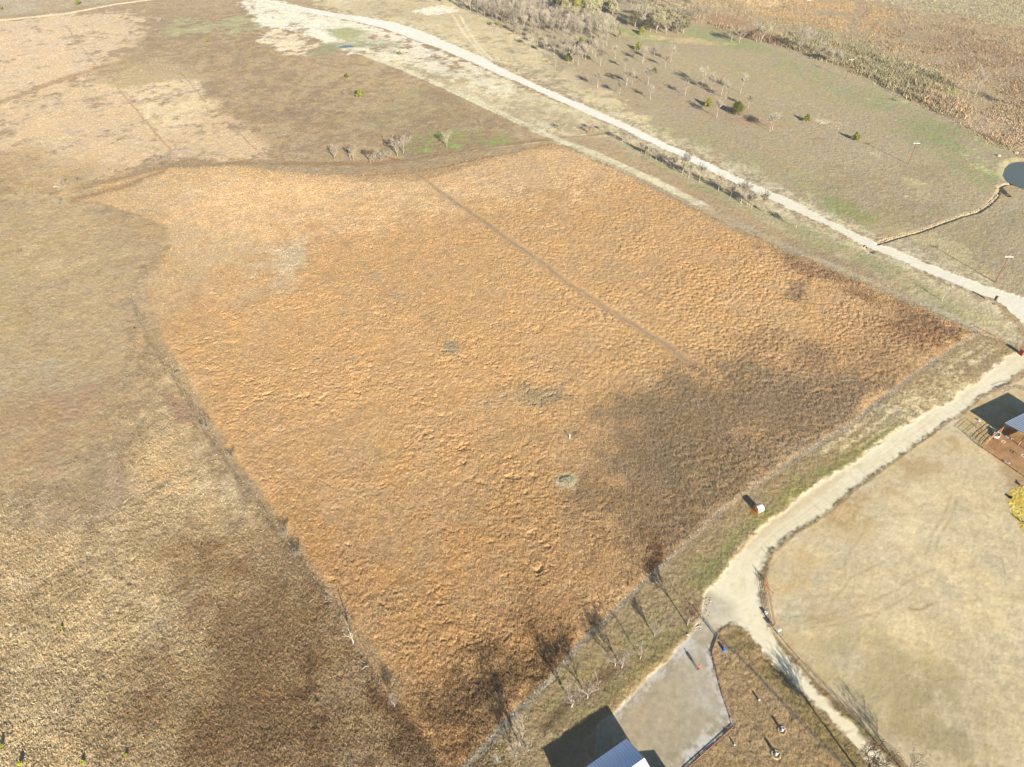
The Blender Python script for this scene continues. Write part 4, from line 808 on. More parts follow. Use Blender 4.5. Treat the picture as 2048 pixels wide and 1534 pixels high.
# small pen beside the shed
fence('pipe_pen', 'dark pipe panels forming an empty pen left of the shed', [(1938,872),(1963,897),(1966,897)], 1.6, 1.3, .04, 'tpost', wires=None, rail=((.35, .65, .95, 1.25), .025, 'tpost'), cat='pen')
fence('pipe_pen', 'dark pipe panels crossing the pen beside the shed', [(1930,868),(1950,850),(1978,876),(1960,893)], 1.7, 1.3, .04, 'tpost', wires=None, rail=((.35, .95, 1.25), .025, 'tpost'), cat='pen')
fence('pipe_fence', 'orange pipe fence running from the shed down to the pen corner', [(2011,854),(1994,868),(1975,884),(1965,897)], 1.5, 1.45, .055, 'rust', wires=None, rail=((.35, .7, 1.05, 1.4), .04, 'rust'))
fence('pipe_fence', 'orange pipe fence along the lower edge of the brown livestock lot', [(1965,898),(1990,914),(2020,935),(2042,951),(2070,968)], 1.7, 1.45, .055, 'rust', wires=None, rail=((.35, .7, 1.05, 1.4), .04, 'rust'))
fence('pipe_fence', 'pipe fence above the shed shadow by the driveway', [(2006,786),(2030,776),(2070,790)], 1.8, 1.4, .05, 'tpost', wires=None, rail=((.5, .95, 1.35), .03, 'tpost'))

# ------------------------------------------------------------------ utility poles
def utility_pole(u, v, h, lab, extra=False):
    x, y = G(u, v); t = empty('utility_pole', lab, 'utility pole', (x, y, 0), group='utility poles in the east meadow')
    part('pole', MB().tube((0, 0, -.4), (0, 0, h), .17, .11, 10).mesh('pole', M['pole']), t)
    part('crossarm', MB().box((0, -.16, h - .35), (2.6, .13, .16)).mesh('crossarm', M['white']), t)
    for s_ in (-1.2, -.55, .55, 1.2): part('insulator', MB().lathe([(.05, 0), (.08, .08), (.05, .16), (.07, .22), (.02, .28)], 8, (s_, -.16, h - .27)).mesh('insulator', M['grey']), t)
    part('pole_cap', MB().lathe([(.05, 0), (.07, .1), (.03, .3)], 8, (0, 0, h)).mesh('pole_cap', M['white']), t)
    if extra:
        part('transformer', MB().lathe([(.22, 0), (.24, .1), (.24, .7), (.2, .8)], 12, (.4, -.1, h - 1.6)).mesh('transformer', M['salt']), t)
    # guy wire
    part('guy_wire', MB().tube((0, 0, h - .8), (-2.2, 2.6, 0), .012, .012, 4).mesh('guy_wire', M['wire']), t)
    return t
utility_pole(1989.7, 565.2, 9.6, 'brown utility pole nearest the white road junction')
utility_pole(1816.3, 329.2, 9.2, 'slim utility pole in the meadow between cedar and pond')
utility_pole(1691, 157.5, 9.6, 'utility pole with a transformer on the creek bank', True)
utility_pole(1610.5, 31, 9.0, 'distant utility pole in the rust-brown scrub')
for u, v, lab in ((1734,140,'yellow marker post beside the creek-side utility pole'),(1984,239,'yellow marker post on the creek fence above the pond')):
    x, y = G(u, v); t = empty('marker_post', lab, 'marker', (x, y, 0)); part('post', MB().tube((0, 0, -.1), (0, 0, 1.6), .09, .09, 8).mesh('post', M['yellow']), t); part('marker_cap', MB().box((0, 0, 1.75), (.34, .12, .4)).mesh('marker_cap', M['yellow']), t)

# ------------------------------------------------------------------ barn at the bottom edge
def barn():
    c1 = Vector(G(1252.7, 1481, 3.0)); ax = Vector((-10.63, -6.62)).normalized(); pr = Vector((2.06, -3.3)); hw_ = pr.length; pr.normalize(); L = 12.4; he, hr = 3.0, 4.4
    t = empty('metal_barn', 'white metal barn with a ribbed gable roof cut by the bottom edge', 'barn', (c1.x, c1.y, 0))
    def W_(a, b, z): p = ax * a + pr * b; return (p.x, p.y, z)
    def slope(b0, z0, b1, z1, nm, mat):
        m = MB(); n = 26; dz = Vector((0, 0, .04))
        q = [Vector(W_(-.15, b0, z0)), Vector(W_(L + .15, b0, z0)), Vector(W_(L + .15, b1, z1)), Vector(W_(-.15, b1, z1))]
        m.add(q + [p - dz for p in q], [(0, 1, 2, 3), (7, 6, 5, 4), (0, 4, 5, 1), (1, 5, 6, 2), (2, 6, 7, 3), (3, 7, 4, 0)])
        rb = MB()
        for i in range(n + 1):
            a = -.1 + (L + .2) * i / n; rb.tube(Vector(W_(a, b0, z0 + .05)), Vector(W_(a, b1, z1 + .05)), .055, .055, 4)
        r_ = part(nm, m.mesh(nm, mat), t); part('ribs', rb.mesh('ribs', M['ribw']), r_); return r_
    slope(-.25, he - .09, hw_, hr, 'roof', M['roofblue']); slope(hw_ + .004, hr, 2 * hw_ + .25, he - .09, 'roof', M['roofblue'])
    part('ridge_cap', MB().tube(W_(-.2, hw_, hr + .07), W_(L + .2, hw_, hr + .07), .09, .09, 6).mesh('ridge_cap', M['white']), t)
    part('rake_trim', MB().tube(W_(-.2, -.25, he - .05), W_(-.2, hw_, hr + .05), .07, .07, 4).tube(W_(-.2, hw_, hr + .05), W_(-.2, 2 * hw_ + .25, he - .05), .07, .07, 4).mesh('rake_trim', M['white']), t)
    b = 2 * hw_; w = MB()
    w.add([W_(0, 0, 0), W_(L, 0, 0), W_(L, b, 0), W_(0, b, 0), W_(0, 0, he - .1), W_(L, 0, he - .1), W_(L, b, he - .1), W_(0, b, he - .1), W_(0, hw_, hr - .1), W_(L, hw_, hr - .1)],
          [(0, 1, 5, 4), (2, 3, 7, 6), (3, 0, 4, 8, 7), (1, 2, 6, 9, 5)])
    part('wall', w.mesh('wall', M['wall']), t)
    d = MB(); p, q = Vector(W_(-.03, hw_ - 1.6, 0)), Vector(W_(-.03, hw_ + 1.6, 0)); d.add([p, q, q + Vector((0, 0, 2.6)), p + Vector((0, 0, 2.6))], [(0, 1, 2, 3)])
    part('door', d.mesh('door', M['white']), t)
    # lean-to beyond the far gable
    g = MB(); o = Vector((c1.x, c1.y)); pts = [Vector(p) - o for p in ((23.6, 38.6), (26.1, 38.8), (29, 33.5), (25.5, 32.5))]
    g.add([(p.x, p.y, 2.9) for p in pts] + [(p.x, p.y, 3.0) for p in pts], [(3, 2, 1, 0), (4, 5, 6, 7), (0, 1, 5, 4), (1, 2, 6, 5), (2, 3, 7, 6), (3, 0, 4, 7)])
    part('lean_to_roof', g.mesh('lean_to_roof', M['roofblue']), t)
    h = MB().add([(p.x * .98, p.y * .98, 0) for p in pts] + [(p.x * .98, p.y * .98, 2.9) for p in pts], [(0, 1, 5, 4), (1, 2, 6, 5), (2, 3, 7, 6), (3, 0, 4, 7)])
    part('lean_to_wall', h.mesh('lean_to_wall', M['wall']), t)
barn()
# ------------------------------------------------------------------ open shed on the right
def shed():
    w = Vector(G(2011, 846, 3.2)); e = Vector((.89, .456)).normalized(); d = Vector((.456, -.89)).normalized(); L, D, he, hr = 14.5, 9.5, 3.2, 3.9
    t = empty('open_shed', 'open-sided livestock shed with a ribbed grey metal roof at the right edge', 'shed', (w.x, w.y, 0))
    def W_(a, b, z): p = e * a + d * b; return (p.x, p.y, z)
    for b0, z0, b1, z1 in ((-.1, he - .03, D / 2, hr), (D / 2 + .004, hr, D + .1, he - .03)):
        m = MB(); q = [Vector(W_(-.2, b0, z0)), Vector(W_(L, b0, z0)), Vector(W_(L, b1, z1)), Vector(W_(-.2, b1, z1))]
        m.add(q + [p - Vector((0, 0, .04)) for p in q], [(0, 1, 2, 3), (7, 6, 5, 4), (0, 4, 5, 1), (1, 5, 6, 2), (2, 6, 7, 3), (3, 7, 4, 0)])
        rb = MB()
        for i in range(22): a = -.1 + i * .68; rb.tube(W_(a, b0, z0 + .05), W_(a, b1, z1 + .05), .13, .13, 4)
        part('ribs', rb.mesh('ribs', M['rib']), part('roof', m.mesh('roof', M['roof']), t))  # darker rib tone stands in for rib shading and sheen, plus some grime
    part('eave_trim', MB().tube(W_(-.2, -.1, he), W_(L, -.1, he), .07, .07, 4).tube(W_(-.2, -.1, he), W_(-.2, D / 2, hr), .07, .07, 4).tube(W_(-.2, D / 2, hr), W_(-.2, D + .1, he), .07, .07, 4).mesh('eave_trim', M['steelblue']), t)
    for a in (.1, L / 2, L - .1):
        for b in (.1, D / 2, D - .1):
            part('post', MB().box(W_(a, b, 1.55), (.14, .14, 3.1)).mesh('post', M['rust']), t)
    part('back_wall', MB().add([W_(0, .02, .3), W_(L, .02, .3), W_(L, .02, he - .1), W_(0, .02, he - .1)], [(0, 1, 2, 3)]).mesh('back_wall', M['salt']), t)
shed()

# ------------------------------------------------------------------ hay bale
def bale():
    x, y = G(1515, 1023); a = math.radians(27); r, L = .92, 1.55
    t = empty('hay_bale', 'round hay bale in white net wrap standing by the drive', 'hay bale', (x, y, hz(x, y)), a)
    m = MB(); n = 40; rg = random.Random(5); prof = [(-L / 2, r * .96), (-L / 2 + .07, r), (0, r * 1.01), (L / 2 - .07, r), (L / 2, r * .96)]; vs = []
    for lx, rr in prof:
        for i in range(n): th = 2 * math.pi * i / n; vs.append((lx, math.cos(th) * rr, max(math.sin(th) * rr, -.93 * r) + r * .93))
    m.add(vs, [(k * n + i, k * n + (i + 1) % n, (k + 1) * n + (i + 1) % n, (k + 1) * n + i) for k in range(4) for i in range(n)])
    part('net_wrap', m.mesh('net_wrap', M['net'], True), t)
    for s_ in (-1, 1):
        f = MB(); vs = []
        for k, rr in enumerate((0.0, .3, .6, .9)):
            for i in range(24): th = 2 * math.pi * i / 24; q = rr * r * 1.0; vs.append((s_ * (L / 2 + .03 - .05 * (k == 3) + rg.uniform(-.03, .04)), math.cos(th) * q, max(math.sin(th) * q, -.92 * r) + r * .93))
        f.add(vs, [(k * 24 + i, k * 24 + (i + 1) % 24, (k + 1) * 24 + (i + 1) % 24, (k + 1) * 24 + i) for k in range(3) for i in range(24)])
        part('hay_end', f.mesh('hay_end', M['hay']), t)
    s = MB()
    for i in range(420):
        px = -L / 2 - abs(rg.gauss(.1, .4)); py = rg.gauss(0, .55); th = rg.uniform(0, 3.14); l = rg.uniform(.08, .2)
        s.box((px, py, rg.uniform(.02, .22) * math.exp(-abs(px + .8))), (l, .03, .02), th, rg.uniform(-.3, .3))
    part('loose_straw', s.mesh('loose_straw', M['hay']), t)
bale()
# ------------------------------------------------------------------ person
def person():
    x, y = G(1396, 1339.5); t = empty('person', 'person in a bright orange top and dark trousers standing in the gravel yard', 'person', (x, y, 0), math.radians(200))
    def skin(name, V, E, Rr, mat, sub=1):
        me = bpy.data.meshes.new(name); me.from_pydata(V, E, []); o = bpy.data.objects.new(name, me); COL.objects.link(o)
        md = o.modifiers.new('s', 'SKIN'); md.use_smooth_shade = True
        for i, r in enumerate(Rr): o.data.skin_vertices[0].data[i].radius = (r, r) if not isinstance(r, tuple) else r
        o.data.skin_vertices[0].data[0].use_root = True
        o.modifiers.new('u', 'SUBSURF').levels = sub
        dg = bpy.context.evaluated_depsgraph_get(); dg.update(); m2 = bpy.data.meshes.new_from_object(o.evaluated_get(dg)); m2.name = name
        bpy.data.objects.remove(o); m2.materials.clear(); m2.materials.append(mat); return m2
    V = [(0, 0, .95), (0, 0, 1.15), (0, .01, 1.38), (0, 0, 1.50), (0, -.01, 1.57), (0, -.01, 1.66), (0, -.01, 1.72),
         (.19, .01, 1.40), (.27, .02, 1.12), (.25, -.14, .92), (.245, -.19, .86), (-.19, .01, 1.40), (-.28, .02, 1.13), (-.27, -.10, .90), (-.265, -.14, .83),
         (.10, 0, .88), (.12, -.02, .48), (.12, .02, .09), (.13, -.13, .04), (-.10, 0, .88), (-.13, .03, .48), (-.14, .06, .09), (-.15, -.10, .04)]
    E = [(0, 1), (1, 2), (2, 3), (3, 4), (4, 5), (5, 6), (2, 7), (7, 8), (8, 9), (9, 10), (2, 11), (11, 12), (12, 13), (13, 14), (0, 15), (15, 16), (16, 17), (17, 18), (0, 19), (19, 20), (20, 21), (21, 22)]
    Rr = [(.15, .11), (.145, .105), (.17, .11), .06, (.07, .08), (.085, .10), (.06, .07), .062, .048, .036, .03, .062, .048, .036, .03, .095, .062, .042, .035, .095, .062, .042, .035]
    part('body', skin('body', V, E, Rr, M['skin'], 2), t)
    sc = lambda r, k: tuple(a + k for a in r) if isinstance(r, tuple) else r + k
    part('shirt', skin('shirt', [V[0], V[1], V[2], (0, 0, 1.46), V[7], V[8], V[9], V[11], V[12], V[13]], [(0, 1), (1, 2), (2, 3), (2, 4), (4, 5), (5, 6), (2, 7), (7, 8), (8, 9)], [(.175, .135), (.17, .13), (.19, .13), .09, .08, .066, .05, .08, .066, .05], M['orangecloth'], 2), t)
    part('trousers', skin('trousers', [(0, 0, .93), V[15], V[16], (.12, .02, .12), V[19], V[20], (-.14, .06, .12)], [(0, 1), (1, 2), (2, 3), (0, 4), (4, 5), (5, 6)], [(.165, .125), .108, .078, .06, .108, .078, .06], M['trouser'], 2), t)
    hd = MB().blob((0, .012, 1.70), (.095, .11, .085), random.Random(3), 14, 8, .03); part('cap', hd.mesh('cap', M['orangecloth'], True), t)
    f = MB().blob((0, -.118, 1.64), (.014, .02, .02), random.Random(1), 8, 5, 0).blob((.033, -.10, 1.665), (.012, .008, .008), random.Random(1), 6, 4, 0).blob((-.033, -.10, 1.665), (.012, .008, .008), random.Random(1), 6, 4, 0).blob((0, -.105, 1.60), (.028, .008, .007), random.Random(1), 8, 4, 0)
    part('face', f.mesh('face', M['hair'], True), t)
    for s_, w in ((1, V[10]), (-1, V[14])):
        h = MB(); wx, wy, wz = w; h.blob((wx, wy - .03, wz - .04), (.026, .034, .045), random.Random(2), 8, 5, 0)
        for i, l in enumerate((.062, .072, .068, .054)):
            bx, by = wx + .004 * s_, wy - .055 + i * .019; h.path([Vector((bx, by, wz - .07)), Vector((bx - .006 * s_, by, wz - .07 - l * .55)), Vector((bx - .022 * s_, by, wz - .07 - l))], [.0095, .0085, .007], 6)
        h.path([Vector((wx - .015 * s_, wy - .055, wz - .035)), Vector((wx - .03 * s_, wy - .075, wz - .07)), Vector((wx - .035 * s_, wy - .078, wz - .095))], [.011, .0095, .008], 6)
        part('hand', h.mesh('hand', M['skin'], True), t)
    for s_, v in ((1, (.125, -.05)), (-1, (-.145, -.02))): part('shoe', MB().blob((v[0], v[1], .05), (.05, .14, .055), random.Random(4), 10, 6, 0).mesh('shoe', M['dark'], True), t)
person()
# ------------------------------------------------------------------ yard and roadside things
x, y = G(1448, 1302); t = empty('barrel', 'blue plastic barrel in the brown yard near the gate', 'barrel', (x, y, 0))
part('barrel_body', MB().lathe([(.24, 0), (.28, .06), (.29, .3), (.30, .32), (.29, .34), (.29, .58), (.30, .6), (.29, .62), (.28, .84), (.24, .88), (.22, .86), (.0, .86)], 20).mesh('barrel_body', M['blue'], True), t)
for s_ in (-.1, .1): part('bung', MB().lathe([(.04, .86), (.04, .9), (0, .9)], 8, (s_, 0, 0)).mesh('bung', M['white']), t)
x, y = G(1986, 608); t = empty('mailbox', 'dark mailbox on a thick column at the edge of the white road', 'mailbox', (x, y, 0), .5)
part('post', MB().box((0, 0, .55), (.6, .6, 1.3)).box((0, 0, 1.22), (.7, .7, .08)).mesh('post', M['tpost']), t)
part('box', MB().lathe([(.02, -.35), (.26, -.35), (.26, .35), (.02, .35)], 12).mesh('box', M['tpost']), t).rotation_euler = (math.pi / 2, 0, 0)
t.children[-1].location = (0, 0, 1.5)
x, y = G(2042, 709); t = empty('brick_pillar', 'red brick gate pillar with its shadow at the right edge', 'pillar', (x, y, 0), .4)
part('shaft', MB().box((0, 0, .85), (1.1, 1.1, 1.7)).mesh('shaft', M['brick']), t); part('capstone', MB().box((0, 0, 1.75), (1.25, 1.25, .1)).box((0, 0, 1.83), (.9, .9, .07)).mesh('capstone', M['rust']), t)
x, y = G(1555, 1268); t = empty('gate_keypad', 'white box on a post beside the paddock pipe fence', 'post box', (x, y, 0), .4)
part('post', MB().box((0, 0, .6), (.12, .12, 1.2)).mesh('post', M['grey']), t); part('box', MB().box((0, 0, 1.25), (.75, .28, .32)).box((0, 0, 1.43), (.8, .33, .04)).mesh('box', M['white']), t)
x, y = G(1531, 1227); t = empty('utility_box', 'small white ground box by the long pipe gate', 'utility box', (x, y, 0), .2)
part('case', MB().box((0, 0, .25), (.5, .4, .5)).mesh('case', M['white']), t); part('lid', MB().box((0, 0, .52), (.56, .46, .05)).mesh('lid', M['white']), t)
x, y = G(1375, 1270); t = empty('stone_block', 'single pale stone at the edge of the gravel yard', 'stone', (x, y, 0)); part('stone', MB().blob((0, 0, .12), (.3, .24, .2), rng, 9, 6).mesh('stone', M['stone']), t)
x, y = G(1056, 1505); t = empty('water_spigot', 'white-capped pipe standing among bare branches at the bottom', 'pipe', (x, y, 0)); part('pipe', MB().tube((0, 0, -.1), (0, 0, .9), .06, .06, 8).mesh('pipe', M['grey']), t); part('cap', MB().lathe([(.13, .85), (.13, 1.0), (.05, 1.06)], 10).mesh('cap', M['white'], True), t)
x, y = G(1139, 879); t = empty('well_pipe', 'white standpipe alone in a grey patch of the orange field', 'pipe', (x, y, 0)); part('pipe', MB().tube((0, 0, 0), (0, 0, 1.5), .11, .11, 10).mesh('pipe', M['white']), t); part('cap', MB().lathe([(.15, 1.5), (.15, 1.6), (.04, 1.66)], 10).mesh('cap', M['white']), t)
for pts_, r, lab in (([(108,375),(121,376)],.16,'bleached log lying in the grass at the left edge'),([(355,312),(361,315)],.12,'short white log where the old tracks meet the field'),([(725,1341),(738,1334)],.07,'white curved branch lying beside the left fence'),([(619,1208),(629,1201)],.05,'thin pale branch in the grass left of the fence'),([(384,42),(391,47)],.12,'pale log near the shrub at upper left')):
    (x0, y0), (x1, y1) = G(*pts_[0]), G(*pts_[1]); z0, z1 = hz(x0, y0), hz(x1, y1)
    m = MB().path([Vector((0, 0, z0 + .2)), Vector(((x1 - x0) * .5, (y1 - y0) * .5 + .15, (z0 + z1) / 2 + .35)), Vector((x1 - x0, y1 - y0, z1 + .2))], [r, r * .85, r * .6], 7).tube(((x1 - x0) * .6, (y1 - y0) * .6, .3), ((x1 - x0) * .75, (y1 - y0) * .75 + .5, .5), r * .4, r * .25, 5)
    solid('log', m.mesh('log', M['barkw']), lab, 'log', (x0, y0, 0))
# troughs and livestock
def trough(u, v, lab, sx, sy, h, rz, mat, wmat='green'):
    x, y = G(u, v); t = empty('water_trough', lab, 'trough', (x, y, 0), rz)
    part('tank', MB().lathe([(.92, 0), (1, .05), (1, h), (.88, h), (.85, .08), (0, .08)], 22, sx=sx, sy=sy).mesh('tank', M[mat], True), t); part('water', MB().lathe([(.87, h - .12), (0, h - .119)], 22, sx=sx, sy=sy).mesh('water', M[wmat], True), t)
trough(1992, 872, 'pale oval stock tank on the brown lot beside the shed', 1.15, .72, .6, .7, 'white')
trough(1988, 864, 'round stock tank across the orange fence from the oval one', .62, .62, .6, 0, 'grey')
trough(2018, 876, 'long low pale trough lying in the brown lot', .9, .22, .3, -.75, 'concrete')
trough(2003, 859.5, 'small white tub under the shed corner', .3, .3, .35, 0, 'white')
trough(2013, 925, 'small dark-and-white trough below the orange lot fence', .7, .2, .3, -.6, 'salt')
trough(1958, 842, 'white bucket beside the shed shadow', .22, .22, .4, 0, 'white')
trough(2020, 996, 'round black tub beside the loose hay', .34, .34, .45, 0, 'dark', 'dark')
for u, v, lab in ((2003,889,'pale salt feeder frame in the middle of the brown lot'),(2042,917,'pale salt feeder frame near the right edge of the lot')):
    x, y = G(u, v); t = empty('feeder_frame', lab, 'feeder', (x, y, 0), .6)
    f = MB()
    for a, b in (((-.4, -.3), (.4, -.3)), ((.4, -.3), (.4, .3)), ((.4, .3), (-.4, .3)), ((-.4, .3), (-.4, -.3))): f.tube((a[0], a[1], 1.0), (b[0], b[1], 1.0), .05, .05, 6)
    part('frame', f.mesh('frame', M['white']), t)
    for a in ((-.4, -.3), (.4, -.3), (.4, .3), (-.4, .3)): part('leg', MB().tube((a[0], a[1], 0), (a[0], a[1], 1.0), .03, .03, 6).mesh('leg', M['rust']), t)
def goat(u, v, lab, rz):
    x, y = G(u, v); t = empty('goat', lab, 'goat', (x, y, 0), rz); m = MB(); rg = random.Random(8)
    V = [(-.35, 0, .62), (-.1, 0, .60), (.2, 0, .62), (.38, 0, .72), (.52, 0, .86), (.66, 0, .84), (.76, 0, .77), (-.47, 0, .72)]
    me = bpy.data.meshes.new('body'); E = [(0, 1), (1, 2), (2, 3), (3, 4), (4, 5), (5, 6), (0, 7)]; Rr = [.16, .19, .19, .11, .09, .08, .045, .03]
    for sx, sy in ((-.33, .1), (-.33, -.1), (.22, .1), (.22, -.1)):
        k = len(V); hock = -.06 if sx < 0 else .0; V += [(sx, sy, .45), (sx + hock, sy, .24), (sx, sy, .02)]; E += [(0 if sx < 0 else 2, k), (k, k + 1), (k + 1, k + 2)]; Rr += [.07, .035, .03]
    me.from_pydata(V, E, []); o = bpy.data.objects.new('body', me); COL.objects.link(o); o.modifiers.new('s', 'SKIN').use_smooth_shade = True
    for i, r in enumerate(Rr): me.skin_vertices[0].data[i].radius = (r, r)
    me.skin_vertices[0].data[1].use_root = True; o.modifiers.new('u', 'SUBSURF').levels = 1
    dg = bpy.context.evaluated_depsgraph_get(); dg.update(); m2 = bpy.data.meshes.new_from_object(o.evaluated_get(dg)); bpy.data.objects.remove(o); m2.name = 'body'; m2.materials.clear(); m2.materials.append(M['goat'])
    part('body', m2, t)
    for s_ in (-1, 1): part('ear', MB().blob((.56, s_ * .11, .86), (.03, .08, .02), rg, 6, 4, 0).mesh('ear', M['goat']), t); part('horn', MB().path([Vector((.54, s_ * .04, .92)), Vector((.48, s_ * .06, 1.02)), Vector((.40, s_ * .08, 1.03))], [.02, .015, .008], 5).mesh('horn', M['dark']), t)
goat(2044, 1046, 'pale goat standing on the loose hay, lower of the two at the right edge', 2.0); goat(2046, 975, 'pale goat above the loose hay, upper of the two at the right edge', .6)

# ------------------------------------------------------------------ water, stones, culverts
def sheet(name, px, z, mat, grow=0):
    P_ = GP(px); c = (sum(p[0] for p in P_) / len(P_), sum(p[1] for p in P_) / len(P_)); m = MB()
    m.add([(c[0] + (p[0] - c[0]) * (1 + grow), c[1] + (p[1] - c[1]) * (1 + grow), z) for p in P_], [tuple(range(len(P_)))]); return meta(put(bpy.data.objects.new(name, m.mesh(name, mat))), kind='structure')
sheet('pond_water', POND, -.72, M['water'], .06); sheet('puddle_water', [(676,93),(688,89),(702,89),(712,91),(704,95),(690,96),(680,96)], -.1, M['puddle'])
def rocks(name, label, cat, px, w, n, r, seed, mat='stone', z=0.0):
    rg = random.Random(seed); P_ = GP(px); m = MB(); ox, oy = P_[0]
    S_ = resample(P_, .2)
    for i in range(n):
        x, y = S_[rg.randrange(len(S_))]; x += rg.gauss(0, w); y += rg.gauss(0, w); q = r * rg.uniform(.5, 1.4)
        m.blob((x - ox, y - oy, z + q * .25), (q, q * rg.uniform(.6, 1), q * .55), rg, 6, 4, .22)
    return solid(name, m.mesh(name, M[mat]), label, cat, (ox, oy, 0), kind='stuff' if name == 'stone_scatter' else None)
rocks('stone_row', 'long row of piled pale stones beside the ditch from the white road', 'stone row', [(1762,485),(1800,472),(1840,461),(1880,446),(1925,430),(1955,422),(1975,410),(1990,398),(1996,388)], .22, 520, .19, 3)
rocks('stone_row', 'broken line of pale stones along the creek fence', 'stone row', [(1700,146),(1760,172),(1800,193),(1830,208),(1870,222),(1900,226),(1910,232),(1960,250)], .8, 120, .28, 5)
rocks('stone_scatter', 'scatter of pale stones right of the round dark cedar', 'stones', [(1630,240),(1655,252),(1690,258)], 1.2, 50, .3, 7)
rocks('stone_scatter', 'patch of small pale stones in the meadow below the second pole', 'stones', [(1810,385),(1840,370),(1880,385),(1830,400)], 3.2, 160, .2, 8)
rocks('stone_scatter', 'pale rubble at the end of the sandy tracks near the grove', 'stones', [(862,17),(880,14),(905,20)], 1.2, 60, .45, 9)
rocks('stone_scatter', 'crushed stone edging at the corner of the gravel yard', 'stones', [(1415,1200),(1408,1225),(1398,1246),(1385,1262)], .5, 110, .13, 10)
rocks('fire_ring', 'circle of pale stones on the ground at the bottom of the photo', 'fire ring', [(984,1519),(987,1513),(994,1512),(999,1517),(997,1524),(989,1526),(984,1519)], .1, 60, .15, 11)
for u, v, lab in ((1731,494,'pale stone culvert mouth beside the white road'),):
    x, y = G(u, v); t = empty('culvert', lab, 'culvert', (x, y, 0), .6); part('headwall', MB().box((0, 0, .1), (1.6, .25, .5)).mesh('headwall', M['concrete']), t); part('pipe', MB().lathe([(.3, -.5), (.3, .5), (.24, .5), (.24, -.5)], 14).mesh('pipe', M['dark']), t).rotation_euler = (math.pi / 2, 0, 0)
for u, v, lab in ((1997,313,'left boulder on the green bank above the pond'),(2032,307,'right boulder on the green bank above the pond')):
    x, y = G(u, v); solid('boulder', MB().blob((0, 0, .3), (.9, .6, .55), rng, 10, 6, .15).mesh('boulder', M['stone']), lab, 'boulder', (x, y, 0))

# ------------------------------------------------------------------ uncountable growth: tufts that carry the colour of the sward they grow in
def tufts(name, label, cat, dens_mask, n, hmin, hmax, w, seed, tilt=.6, mat='tuft', var=.16, dark=1.0, clump=None, par=None):
    rs = np.random.RandomState(seed); area_ = np.repeat(np.gradient(ys) * hw, NCOL) * (90 / (Y + 40)); p = (dens_mask * area_).astype(np.float64); p /= p.sum()
    i = rs.choice(N, n, p=p); x = X[i] + rs.normal(0, .18, n); y = Y[i] + rs.normal(0, .2, n); z = Z[i] - .04
    grow_ = 1 + sst(80, 400, Y[i]) * .35
    az = rs.uniform(0, 6.283, n); tl = rs.normal(0, tilt, (2, n)); h = rs.uniform(hmin, hmax, n) * grow_; ww = w * grow_ * rs.uniform(.6, 1.4, n)
    a = np.stack([x + np.cos(az) * ww, y + np.sin(az) * ww, z], 1); b = np.stack([x - np.cos(az) * ww, y - np.sin(az) * ww, z], 1)
    c = np.stack([x + tl[0] * h, y + tl[1] * h, z + h], 1)
    co = np.stack([a, b, c], 1).reshape(-1, 3); f = np.arange(3 * n, dtype=np.int32).reshape(-1, 3)
    k = np.clip(1 + rs.normal(0, var, n), .45, 1.6) * dark; cc = C[i] * k[:, None]; cc[:, 2] *= rs.uniform(.88, 1.06, n)
    col = np.repeat(cc, 3, 0)
    o = put(bpy.data.objects.new(name, np_mesh(name, co, f, col, M[mat]))); meta(o, label, cat, None, 'stuff'); return o
M['tuft'], _t, _b = new_mat('dry_tufts'); _a = _t.nodes.new('ShaderNodeAttribute'); _a.attribute_name = 'Col'; _t.links.new(_a.outputs['Color'], _b.inputs['Base Color']); _b.inputs['Roughness'].default_value = 1; _b.inputs['Specular IOR Level'].default_value = .05
hardm = np.clip(hard + pond_d + pud, 0, 1) > .3
def ok(m): return np.where(hardm, 0, np.clip(m, 0, 2))
tufts('straw_tufts', 'straw-coloured tufts over the big orange field', 'grass', ok(fld * (1 - line_m * .7) * (.5 + w2) * (1 - right * .5)), 400000, .12, .32, .075, 2, .9)
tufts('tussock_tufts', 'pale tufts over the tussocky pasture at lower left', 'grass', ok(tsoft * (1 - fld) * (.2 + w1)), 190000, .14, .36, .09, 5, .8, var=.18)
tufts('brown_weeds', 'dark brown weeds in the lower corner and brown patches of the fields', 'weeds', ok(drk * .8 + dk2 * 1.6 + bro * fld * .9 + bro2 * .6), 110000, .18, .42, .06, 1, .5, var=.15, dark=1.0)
left = (1 - fld) * (1.1 - tsoft) * (1 - pad) * (X < 0.0)
tufts('pasture_tufts', 'short dry grass tufts of the pastures left of and beyond the field', 'grass', ok(left * (.3 + w2)), 150000, .08, .24, .10, 6, .8, var=.18)
tufts('meadow_tufts', 'short grass tufts of the strips and the east meadow', 'grass', ok((1 - fld) * (1 - tus) * (1 - scr) * (1 - pad) * (X >= 0) * (1 - vrg) * (1 - yrd)), 90000, .06, .18, .09, 7, .8, var=.15)
tufts('verge_tufts', 'rough grass of the verges beside the driveway and yard', 'grass', ok(np.clip(vrg + yrd * .7, 0, 1) * (1 - fld) * (.4 + w2)), 120000, .06, .2, .05, 8, .8, var=.15)
tufts('paddock_tufts', 'sparse stubble of the pale paddock', 'grass', ok(pad * (1 - yard) * sst(.2, 1.4, M2)), 9000, .04, .1, .05, 9, .8, var=.15, dark=.9)
tufts('dry_brush', 'low dry scrub covering the ground beyond the creek fence', 'brush', ok(scr * (.15 + sst(-.9, .8, M1))), 110000, .2, .7, .12, 3, .5, var=.24)
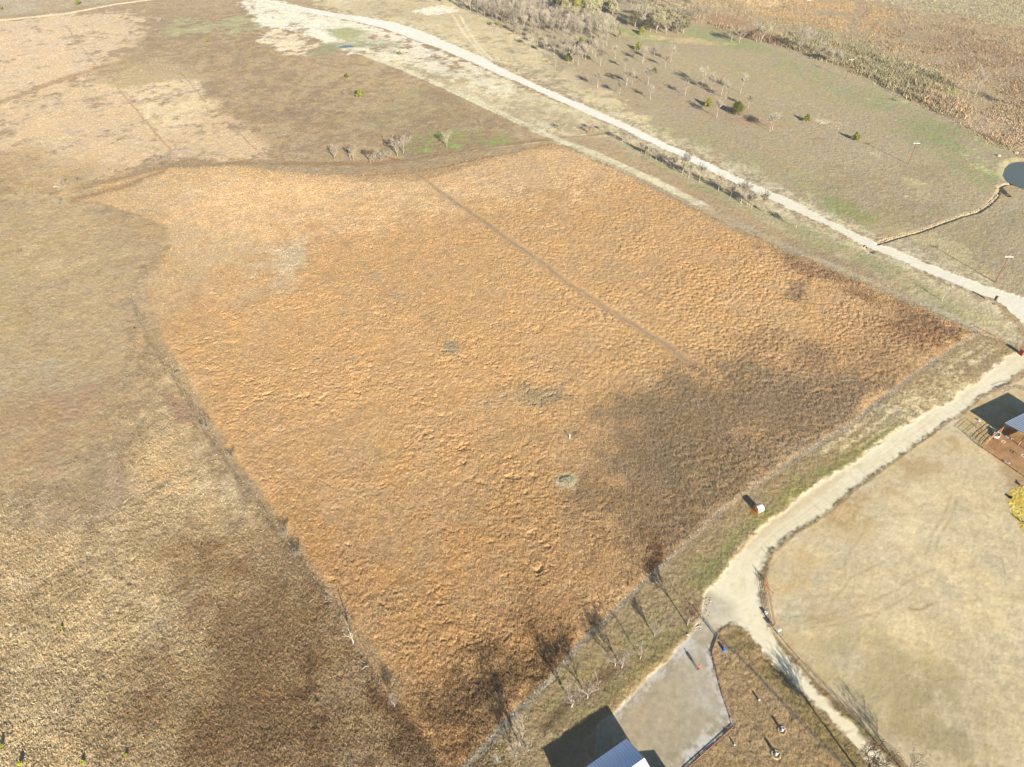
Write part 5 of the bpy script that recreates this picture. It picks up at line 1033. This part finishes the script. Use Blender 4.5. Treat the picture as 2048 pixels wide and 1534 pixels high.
near_scr = scr * (mask([(1600,70),(1750,110),(1860,150),(1920,230),(1820,200),(1700,140),(1600,100)], 8, 6) + mask([(1420,50),(1600,80),(1640,110),(1560,100),(1440,72)], 6, 5) * .7)
tufts('dense_brush', 'grey-green thicket of scrub along the creek', 'brush', ok(near_scr * sst(-1.2, .8, M2)), 26000, .5, 1.7, .16, 4, .5, var=.3, dark=.95)
tufts('droppings', 'dark specks of droppings and dead weeds scattered over the pale paddock', 'droppings', ok(pad * (1 - yard) * (Y < 130) * (.15 + sst(.3, 1.6, M1))), 900, .05, .12, .09, 12, .6, var=.1, dark=.38)
# pale dead thicket standing alone in the big field
x, y = G(1135, 966); wt = empty('dead_thicket', 'pale dead thicket standing alone in the lower part of the orange field', 'thicket', (x, y, 0))
rg = random.Random(21); th = MB(); st = MB()
for k in range(2600):
    a = rg.uniform(0, 6.283); r_ = math.sqrt(rg.random()); px_, py_ = math.cos(a) * r_ * 2.0, math.sin(a) * r_ * 1.7; top = .55 * (1 - r_ * r_) ** .5 + .3
    th.leaf((px_, py_, rg.uniform(.5, 1) * top + .1), rg.uniform(.05, .12), rg)
for k in range(60):
    a = rg.uniform(0, 6.283); r_ = math.sqrt(rg.random()); px_, py_ = math.cos(a) * r_ * 1.9, math.sin(a) * r_ * 1.3; st.tube((px_ * .6, py_ * .6, 0), (px_, py_, .9), .02, .01, 3)
part('crown', th.mesh('crown', M['pale']), wt); part('stems', st.mesh('stems', M['bark']), wt)
# thin air haze
hz_m = bpy.data.materials.new('haze'); hz_m.use_nodes = True; hn = hz_m.node_tree; hn.nodes.clear(); ho = hn.nodes.new('ShaderNodeOutputMaterial'); hv = hn.nodes.new('ShaderNodeVolumePrincipled')
hv.inputs['Color'].default_value = (1, .95, .87, 1); hv.inputs['Density'].default_value = .00013; hn.links.new(hv.outputs[0], ho.inputs['Volume'])
hb = MB().box((0, 0, (125 - 8) / 2), (10400, 10600, 133)); hb = solid('haze', hb.mesh('haze', hz_m), None, None, (0, 280, 0), kind='stuff')
